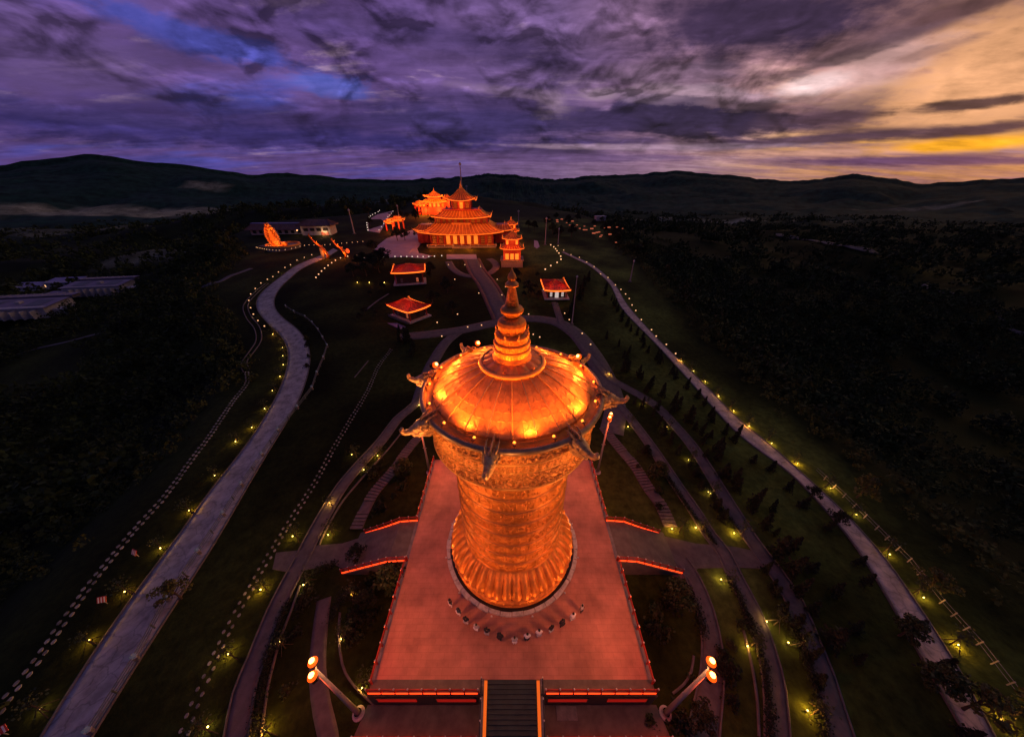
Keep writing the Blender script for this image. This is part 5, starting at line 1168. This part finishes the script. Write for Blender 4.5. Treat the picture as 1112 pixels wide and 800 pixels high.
fpole(684, 306, 284, 'thin lamp post on the wooded slope beyond the straight road', .2)
# string of bulbs round the curved court and the court edge
def bulb_row(px, n, where, group, size, mt='e_white', hgt=1.2):
    line = world_line(px, 1.0); first = None
    for i in range(n):
        q = line[int(i/(n-1)*(len(line)-1))]; z = H(*q); lb_ = f'{nth(i)} globe bulb {where}'
        if first is None:
            first = empty('globe_light', lb_, 'lamp', (q[0], q[1], z), 0, group); MB().lathe([(0, size), (size*.75, size*.6), (size, 0), (size*.7, -size*.7), (0, -size)], 8, (0, 0, hgt)).build('globe', mt, first, True); MB().tube([(0, 0, -.2), (0, 0, hgt)], size*.2, 5).build('post', 'darkmetal', first); seal(first)
        else: dup(first, (q[0], q[1], z), 0, lb_, group)
bulb_row([(400, 252), (399, 243), (403, 236), (411, 231.5), (421, 229), (428, 227)], 18, 'around the outer rim of the curved court', 'bulbs around the curved court', .42, hgt=1.5)
bulb_row([(412, 252), (417, 245), (421, 238), (427, 231)], 9, 'along the inner rim of the curved court', 'bulbs along the inner rim of the curved court', .36, hgt=1.5)
bulb_row([(396, 283), (410, 282), (425, 281), (440, 281), (452, 281), (466, 281), (480, 280)], 14, 'in the hedge below the pale court', 'bulbs in the hedge below the pale court', .33)
bulb_row([(592, 295), (598, 291), (604, 288), (609, 284), (608, 279), (605, 275), (602, 271), (598, 268)], 10, 'on the lane rising above the sunset side pavilion', 'bulbs on the lane above the pavilion', .36, 'e_warm')
bulb_row([(344, 304), (350, 297), (358, 290), (367, 284), (376, 281), (388, 280)], 10, 'along the lawn edge below the dragon columns', 'bulbs below the dragon columns', .3, 'e_warm')
bulb_row([(280, 272.5), (292, 275), (305, 276), (318, 274), (335, 270), (352, 270), (372, 268), (395, 266)], 26, 'on the rim of the throne plinth and causeway', 'bulbs on the throne causeway', .18, 'e_warm', 2.2)
# lantern field in the woods
lf = [(594, 243.5), (596.5, 246), (604.5, 246), (604.8, 248), (609.5, 245.4), (615, 246.5), (621, 248.5), (618.5, 253), (623.5, 254.5), (626, 250), (629, 254), (633.5, 257), (636, 256), (641.5, 257.8), (643.5, 263.3), (649.5, 259.5), (651, 264), (652.5, 261.5), (661, 263.5), (668, 269), (669, 253.5), (675, 253.2), (645, 252), (660, 256), (656, 254), (634, 251), (647, 261)]
first = None
for i, q in enumerate(lf):
    p = G(*q); lb_ = f'{nth(i)} glowing red-orange field lantern in the dark woods past the lawn, counted outward'
    if first is None:
        first = empty('field_lantern', lb_, 'lantern', p, 0, 'lanterns in the dark woods'); MB().box((0, 0, 5.4), (1.9, 1.2, .6)).build('lamp_shade', 'e_dim', first); MB().tube([(0, 0, -1), (0, 0, 5)], .14, 5).build('post', 'darkmetal', first); seal(first)
    else: dup(first, p, random.uniform(-.2, .2), lb_, 'lanterns in the dark woods', scale=random.uniform(.6, 1.15))
# remove the hidden prototypes of vegetation
def drop(o):
    for c in kids(o): drop(c)
    bpy.data.objects.remove(o)
for p_ in protos: drop(p_)

# ------------------------------------------------------------------ sky and sun
SUN_EL, SUN_AZ = R(1.5), R(58)     # to the side where the sky is orange
w = bpy.data.worlds.new('World'); S.world = w; w.use_nodes = True; nt = w.node_tree; L = nt.links; nt.nodes.clear()
def nd(t, **k):
    n = nt.nodes.new(t)
    for a, b in k.items(): setattr(n, a, b)
    return n
def math_(op, a, b=None, c=None, clamp=False):
    n = nd('ShaderNodeMath', operation=op); n.use_clamp = clamp
    for i, v in enumerate((a, b, c)):
        if v is None: continue
        if isinstance(v, (int, float)): n.inputs[i].default_value = v
        else: L.new(v, n.inputs[i])
    return n.outputs[0]
def ramp(v, stops):
    n = nd('ShaderNodeValToRGB'); cr = n.color_ramp
    while len(cr.elements) < len(stops): cr.elements.new(.5)
    for e, (p, c) in zip(cr.elements, stops): e.position = p; e.color = (*c, 1) if len(c) == 3 else c
    L.new(v, n.inputs[0]); return n.outputs[0]
def mix(f, a, b, mode='MIX'):
    n = nd('ShaderNodeMix', data_type='RGBA', blend_type=mode)
    for i, v in ((0, f), (6, a), (7, b)):
        if isinstance(v, (int, float)): n.inputs[i].default_value = v
        elif isinstance(v, tuple): n.inputs[i].default_value = (*v, 1)
        else: L.new(v, n.inputs[i])
    return n.outputs[2]
def tex_c(v):
    c = nd('ShaderNodeCombineColor')
    for i in range(3): L.new(v, c.inputs[i])
    return c.outputs[0]
def smooth(v, a, b):
    n = nd('ShaderNodeMapRange', interpolation_type='SMOOTHSTEP'); n.inputs[1].default_value = a; n.inputs[2].default_value = b; L.new(v, n.inputs[0]); return n.outputs[0]
tc = nd('ShaderNodeTexCoord'); sx_ = nd('ShaderNodeSeparateXYZ'); L.new(tc.outputs['Generated'], sx_.inputs[0]); x_, y_, z_ = sx_.outputs
zc = math_('ADD', math_('MAXIMUM', z_, 0), .10)
u_ = math_('DIVIDE', x_, zc); v_ = math_('DIVIDE', y_, zc)
hor = math_('SQRT', math_('ADD', math_('MULTIPLY', x_, x_), math_('MULTIPLY', y_, y_)))
t_ = math_('DIVIDE', x_, hor); tn = math_('MULTIPLY_ADD', t_, .5, .5)
front = smooth(y_, -.3, .35)
def noise(scale, su, sv, off=0, det=8, rough=.55, dist=0):
    cb = nd('ShaderNodeCombineXYZ'); L.new(math_('MULTIPLY', u_, su), cb.inputs[0]); L.new(math_('MULTIPLY', v_, sv), cb.inputs[1]); cb.inputs[2].default_value = off
    n = nd('ShaderNodeTexNoise'); n.inputs['Scale'].default_value = scale; n.inputs['Detail'].default_value = det; n.inputs['Roughness'].default_value = rough; n.inputs['Distortion'].default_value = dist
    L.new(cb.outputs[0], n.inputs['Vector']); return n.outputs['Fac']
clear = ramp(tn, [(0, (.06, .07, .36)), (.30, (.065, .075, .40)), (.47, (.12, .10, .33)), (.62, (.26, .16, .32)), (.74, (.62, .38, .36)), (.84, (.92, .50, .23)), (1, (.95, .50, .16))])
lowglow = math_('MULTIPLY', smooth(z_, .16, .02), smooth(t_, .42, .72)); clear = mix(lowglow, clear, (.95, .42, .03))
nA = noise(.55, .62, 1.0, 3.1, 9, .56, .25); nB = noise(1.6, .5, 1.2, 8.7, 8, .6, .2); nC = noise(.25, .8, 1.0, 1.3, 4, .5)
covr = math_('ADD', math_('MULTIPLY', nA, .62), math_('ADD', math_('MULTIPLY', nB, .22), math_('MULTIPLY', nC, .30)))
bias = ramp(tn, [(0, (.115,)*3), (.25, (.07,)*3), (.45, (.10,)*3), (.62, (.09,)*3), (.78, (.015,)*3), (1, (-.0,)*3)])
sc_ = nd('ShaderNodeSeparateColor'); L.new(bias, sc_.inputs[0])
cv = math_('ADD', covr, sc_.outputs[0]); cover = smooth(cv, .53, .67); thick = smooth(cv, .60, .80)
cl_l = ramp(tn, [(0, (.105, .058, .20)), (.35, (.135, .072, .235)), (.55, (.20, .115, .28)), (.72, (.34, .18, .24)), (.86, (.42, .20, .16)), (1, (.45, .22, .14))])
cl_d = ramp(tn, [(0, (.045, .028, .11)), (.4, (.05, .030, .115)), (.62, (.055, .030, .085)), (.8, (.07, .035, .055)), (1, (.075, .035, .05))])
cloud = mix(thick, cl_l, cl_d)
pink = math_('MULTIPLY', smooth(noise(2.6, .55, 1.1, 21, 7, .62, .4), .54, .72), math_('MULTIPLY', smooth(cv, .80, .62), .6)); cloud = mix(pink, cloud, (.46, .30, .40))
sky = mix(cover, clear, cloud)
# low dark bar of cloud and lavender haze over the horizon
bar = math_('MULTIPLY', math_('MULTIPLY', smooth(z_, .05, .085), smooth(z_, .17, .11)), smooth(noise(.8, .4, .5, 40, 6, .55), .40, .56)); sky = mix(math_('MULTIPLY', bar, .85), sky, mix(smooth(t_, .1, .7), (.035, .022, .10), (.07, .035, .07)))
haze = smooth(z_, .085, .0); hz = ramp(tn, [(0, (.06, .035, .17)), (.4, (.11, .06, .19)), (.6, (.20, .12, .22)), (.8, (.20, .10, .16)), (1, (.16, .07, .14))]); hs = math_('MULTIPLY', haze, math_('MULTIPLY_ADD', nB, .7, .35), clamp=True); sky = mix(hs, sky, hz)
az_ = math_('ARCTAN2', x_, y_); el_ = math_('ARCTAN2', z_, hor)
nF = noise(2.2, .45, 1.0, 55, 8, .6, .3); nG = noise(6, .5, 1.0, 77, 6, .6)
nH = noise(13, .6, 1.0, 91, 5, .6)
cbp = nd('ShaderNodeCombineXYZ'); L.new(az_, cbp.inputs[0]); L.new(math_('MULTIPLY', el_, 1.9), cbp.inputs[1])
def puffs(scale, det, dist=.3):
    n = nd('ShaderNodeTexNoise'); n.inputs['Scale'].default_value = scale; n.inputs['Detail'].default_value = det; n.inputs['Roughness'].default_value = .6; n.inputs['Distortion'].default_value = dist
    L.new(cbp.outputs[0], n.inputs['Vector']); return n.outputs['Fac']
nP = puffs(9, 6); nQ = puffs(24, 4, .5)
wob = math_('ADD', math_('ADD', math_('MULTIPLY_ADD', nF, 2.4, -1.2), math_('MULTIPLY_ADD', nG, 1.4, -.7)), math_('ADD', math_('MULTIPLY_ADD', nP, 2.4, -1.2), math_('MULTIPLY_ADD', nQ, 1.3, -.65)))
def aze(px, py):
    a, e = azel(px, py); return np.array([a, math.atan(e)])
def feature(sky, cx, cy, rx, ry, slope, col, amt=1.0, wb=1.0, soft=.55):
    """a cloud or gap of the sky at a bearing and height, its outline broken by noise"""
    c = aze(cx, cy); J = np.stack([aze(cx+5, cy)-aze(cx-5, cy), aze(cx, cy+5)-aze(cx, cy-5)], 1)/10
    Ji = np.linalg.inv(J); n = math.hypot(1, slope); D = np.array([[1/n/rx, slope/n/rx], [-slope/n/ry, 1/n/ry]])@Ji
    pa = math_('SUBTRACT', az_, float(c[0])); pe = math_('SUBTRACT', el_, float(c[1]))
    uu = math_('ADD', math_('MULTIPLY', pa, float(D[0, 0])), math_('MULTIPLY', pe, float(D[0, 1])))
    vv = math_('ADD', math_('MULTIPLY', pa, float(D[1, 0])), math_('MULTIPLY', pe, float(D[1, 1])))
    d = math_('SQRT', math_('ADD', math_('MULTIPLY', uu, uu), math_('MULTIPLY', vv, vv)))
    d = math_('ADD', d, math_('MULTIPLY', wob, wb*.55)); m = smooth(d, 1+soft*.5, 1-soft)
    return mix(math_('MULTIPLY', m, amt), sky, col)
for f_ in [(230, 45, 190, 17, .34, (.060, .072, .38), .8, 1.4), (350, 92, 60, 12, .2, (.10, .12, .50), .7, 1.2), (60, 60, 150, 45, .2, (.13, .075, .22), .6), (40, 20, 60, 14, .3, (.14, .08, .24), .5),
           (300, 150, 330, 13, .04, (.030, .022, .12), .8), (120, 128, 160, 9, .12, (.045, .03, .13), .7), (420, 35, 90, 10, .28, (.07, .04, .13), .6),
           (1065, 88, 135, 66, -.25, (.94, .45, .22), .95), (930, 80, 90, 26, -.3, (.66, .38, .36), .9), (885, 92, 46, 12, -.25, (.85, .60, .60), .8, .8),
           (800, 28, 150, 40, -.12, (.045, .025, .065), .97, .8), (960, 40, 110, 9, -.33, (.16, .08, .10), .8, 1.2), (930, 58, 120, 8, -.35, (.12, .065, .09), .7, 1.3), (1040, 12, 60, 8, -.3, (.12, .055, .06), .8),
           (730, 82, 70, 14, 0, (.20, .12, .20), .6), (765, 103, 80, 9, .05, (.42, .28, .36), .6, 1.2), (755, 130, 92, 24, .03, (.026, .016, .048), .98, .5, .3), (690, 118, 34, 16, 0, (.036, .022, .066), .95, .8, .35), (800, 112, 34, 9, 0, (.26, .15, .20), .6, 1.4), (845, 135, 40, 12, 0, (.05, .028, .06), .9, 1.1, .4), (700, 106, 50, 8, .1, (.25, .16, .25), .6, 1.5), (640, 132, 60, 16, 0, (.045, .027, .09), .93, .7, .4), (500, 132, 110, 18, .05, (.045, .03, .12), .8),
           (648, 103, 22, 9, 0, (.38, .25, .34), .6), (606, 112, 22, 16, 0, (.34, .22, .30), .5, 1.8, .9), (1000, 60, 60, 6, -.3, (.30, .15, .13), .6, 1.3), (470, 62, 60, 8, .2, (.09, .05, .15), .6, 1.4), (560, 100, 90, 6, .1, (.24, .15, .26), .5),
           (900, 128, 55, 7, -.1, (.07, .035, .06), .9), (1055, 113, 75, 7, -.12, (.06, .03, .045), .95, .8), (880, 152, 200, 7, -.06, (.055, .03, .07), .95, .6), (1060, 142, 80, 7, -.12, (.07, .035, .06), .95, .6),
           (900, 166, 200, 4, -.02, (.60, .30, .22), .8, .7), (1050, 157, 120, 8, -.06, (1.0, .42, .02), .97, .6), (1000, 175, 180, 6, 0, (.085, .04, .13), .9, .5), (700, 160, 170, 3.5, 0, (.42, .27, .38), .6, .8), (600, 172, 200, 5, 0, (.12, .065, .19), .6, .8)]:
    sky = feature(sky, *f_)
back = (.045, .040, .115)
sky = mix(front, back, sky)
over = smooth(z_, .45, .8); sky = mix(over, sky, (.045, .040, .115))
sky = mix(smooth(z_, .0, -.02), sky, (.004, .004, .006))
ns = nd('ShaderNodeTexSky'); ns.sky_type = 'NISHITA'; ns.sun_disc = False; ns.sun_elevation = SUN_EL; ns.sun_rotation = SUN_AZ
def dens(dz_):
    cb = nd('ShaderNodeCombineXYZ'); L.new(az_, cb.inputs[0]); L.new(math_('MULTIPLY', math_('ADD', el_, dz_), 2.3), cb.inputs[1]); cb.inputs[2].default_value = 4.7
    n = nd('ShaderNodeTexNoise'); n.inputs['Scale'].default_value = 8.0; n.inputs['Detail'].default_value = 6; n.inputs['Roughness'].default_value = .5; n.inputs['Distortion'].default_value = .35
    L.new(cb.outputs[0], n.inputs['Vector']); return n.outputs['Fac']
dA = dens(0); dB = dens(.012); rel = math_('MULTIPLY', math_('SUBTRACT', dA, dB), 8.0)
thickm = smooth(dA, .42, .56)
relf = math_('MINIMUM', math_('MAXIMUM', math_('ADD', 1.0, math_('MULTIPLY', rel, thickm)), .5), 2.1)
darkb = math_('SUBTRACT', 1.12, math_('MULTIPLY', thickm, .34)); relf = math_('MULTIPLY', relf, darkb)
relw = mix(math_('MULTIPLY', smooth(el_, .03, .09), math_('SUBTRACT', 1.0, math_('MULTIPLY', smooth(t_, .5, .72), .75))), (1, 1, 1), tex_c(relf)); sky = mix(1.0, sky, relw, 'MULTIPLY')
tex = math_('MAXIMUM', math_('MULTIPLY_ADD', math_('ADD', math_('MULTIPLY', nG, .8), math_('ADD', math_('MULTIPLY', nF, 1.1), math_('ADD', math_('MULTIPLY', nP, .9), math_('MULTIPLY', nQ, .5)))), 1.0, -.68), .2); sky = mix(1.0, sky, tex_c(tex), 'MULTIPLY')
b1 = nd('ShaderNodeBackground'); L.new(sky, b1.inputs[0]); b1.inputs[1].default_value = 1.0
b2 = nd('ShaderNodeBackground'); L.new(ns.outputs[0], b2.inputs[0]); b2.inputs[1].default_value = .003
ad = nd('ShaderNodeAddShader'); L.new(b1.outputs[0], ad.inputs[0]); L.new(b2.outputs[0], ad.inputs[1])
out = nd('ShaderNodeOutputWorld'); L.new(ad.outputs[0], out.inputs[0])
sl = bpy.data.lights.new('sun', 'SUN'); sl.energy = .03; sl.angle = R(12); sl.color = (1, .55, .3); so = bpy.data.objects.new('sun', sl); COL.objects.link(so)
d_ = Vector((math.sin(SUN_AZ)*math.cos(R(8)), math.cos(SUN_AZ)*math.cos(R(8)), math.sin(R(8)))); so.rotation_euler = (-d_).to_track_quat('-Z', 'Y').to_euler()

w.cycles.sampling_method = 'NONE'
S.cycles.use_adaptive_sampling = True; S.cycles.adaptive_threshold = .02
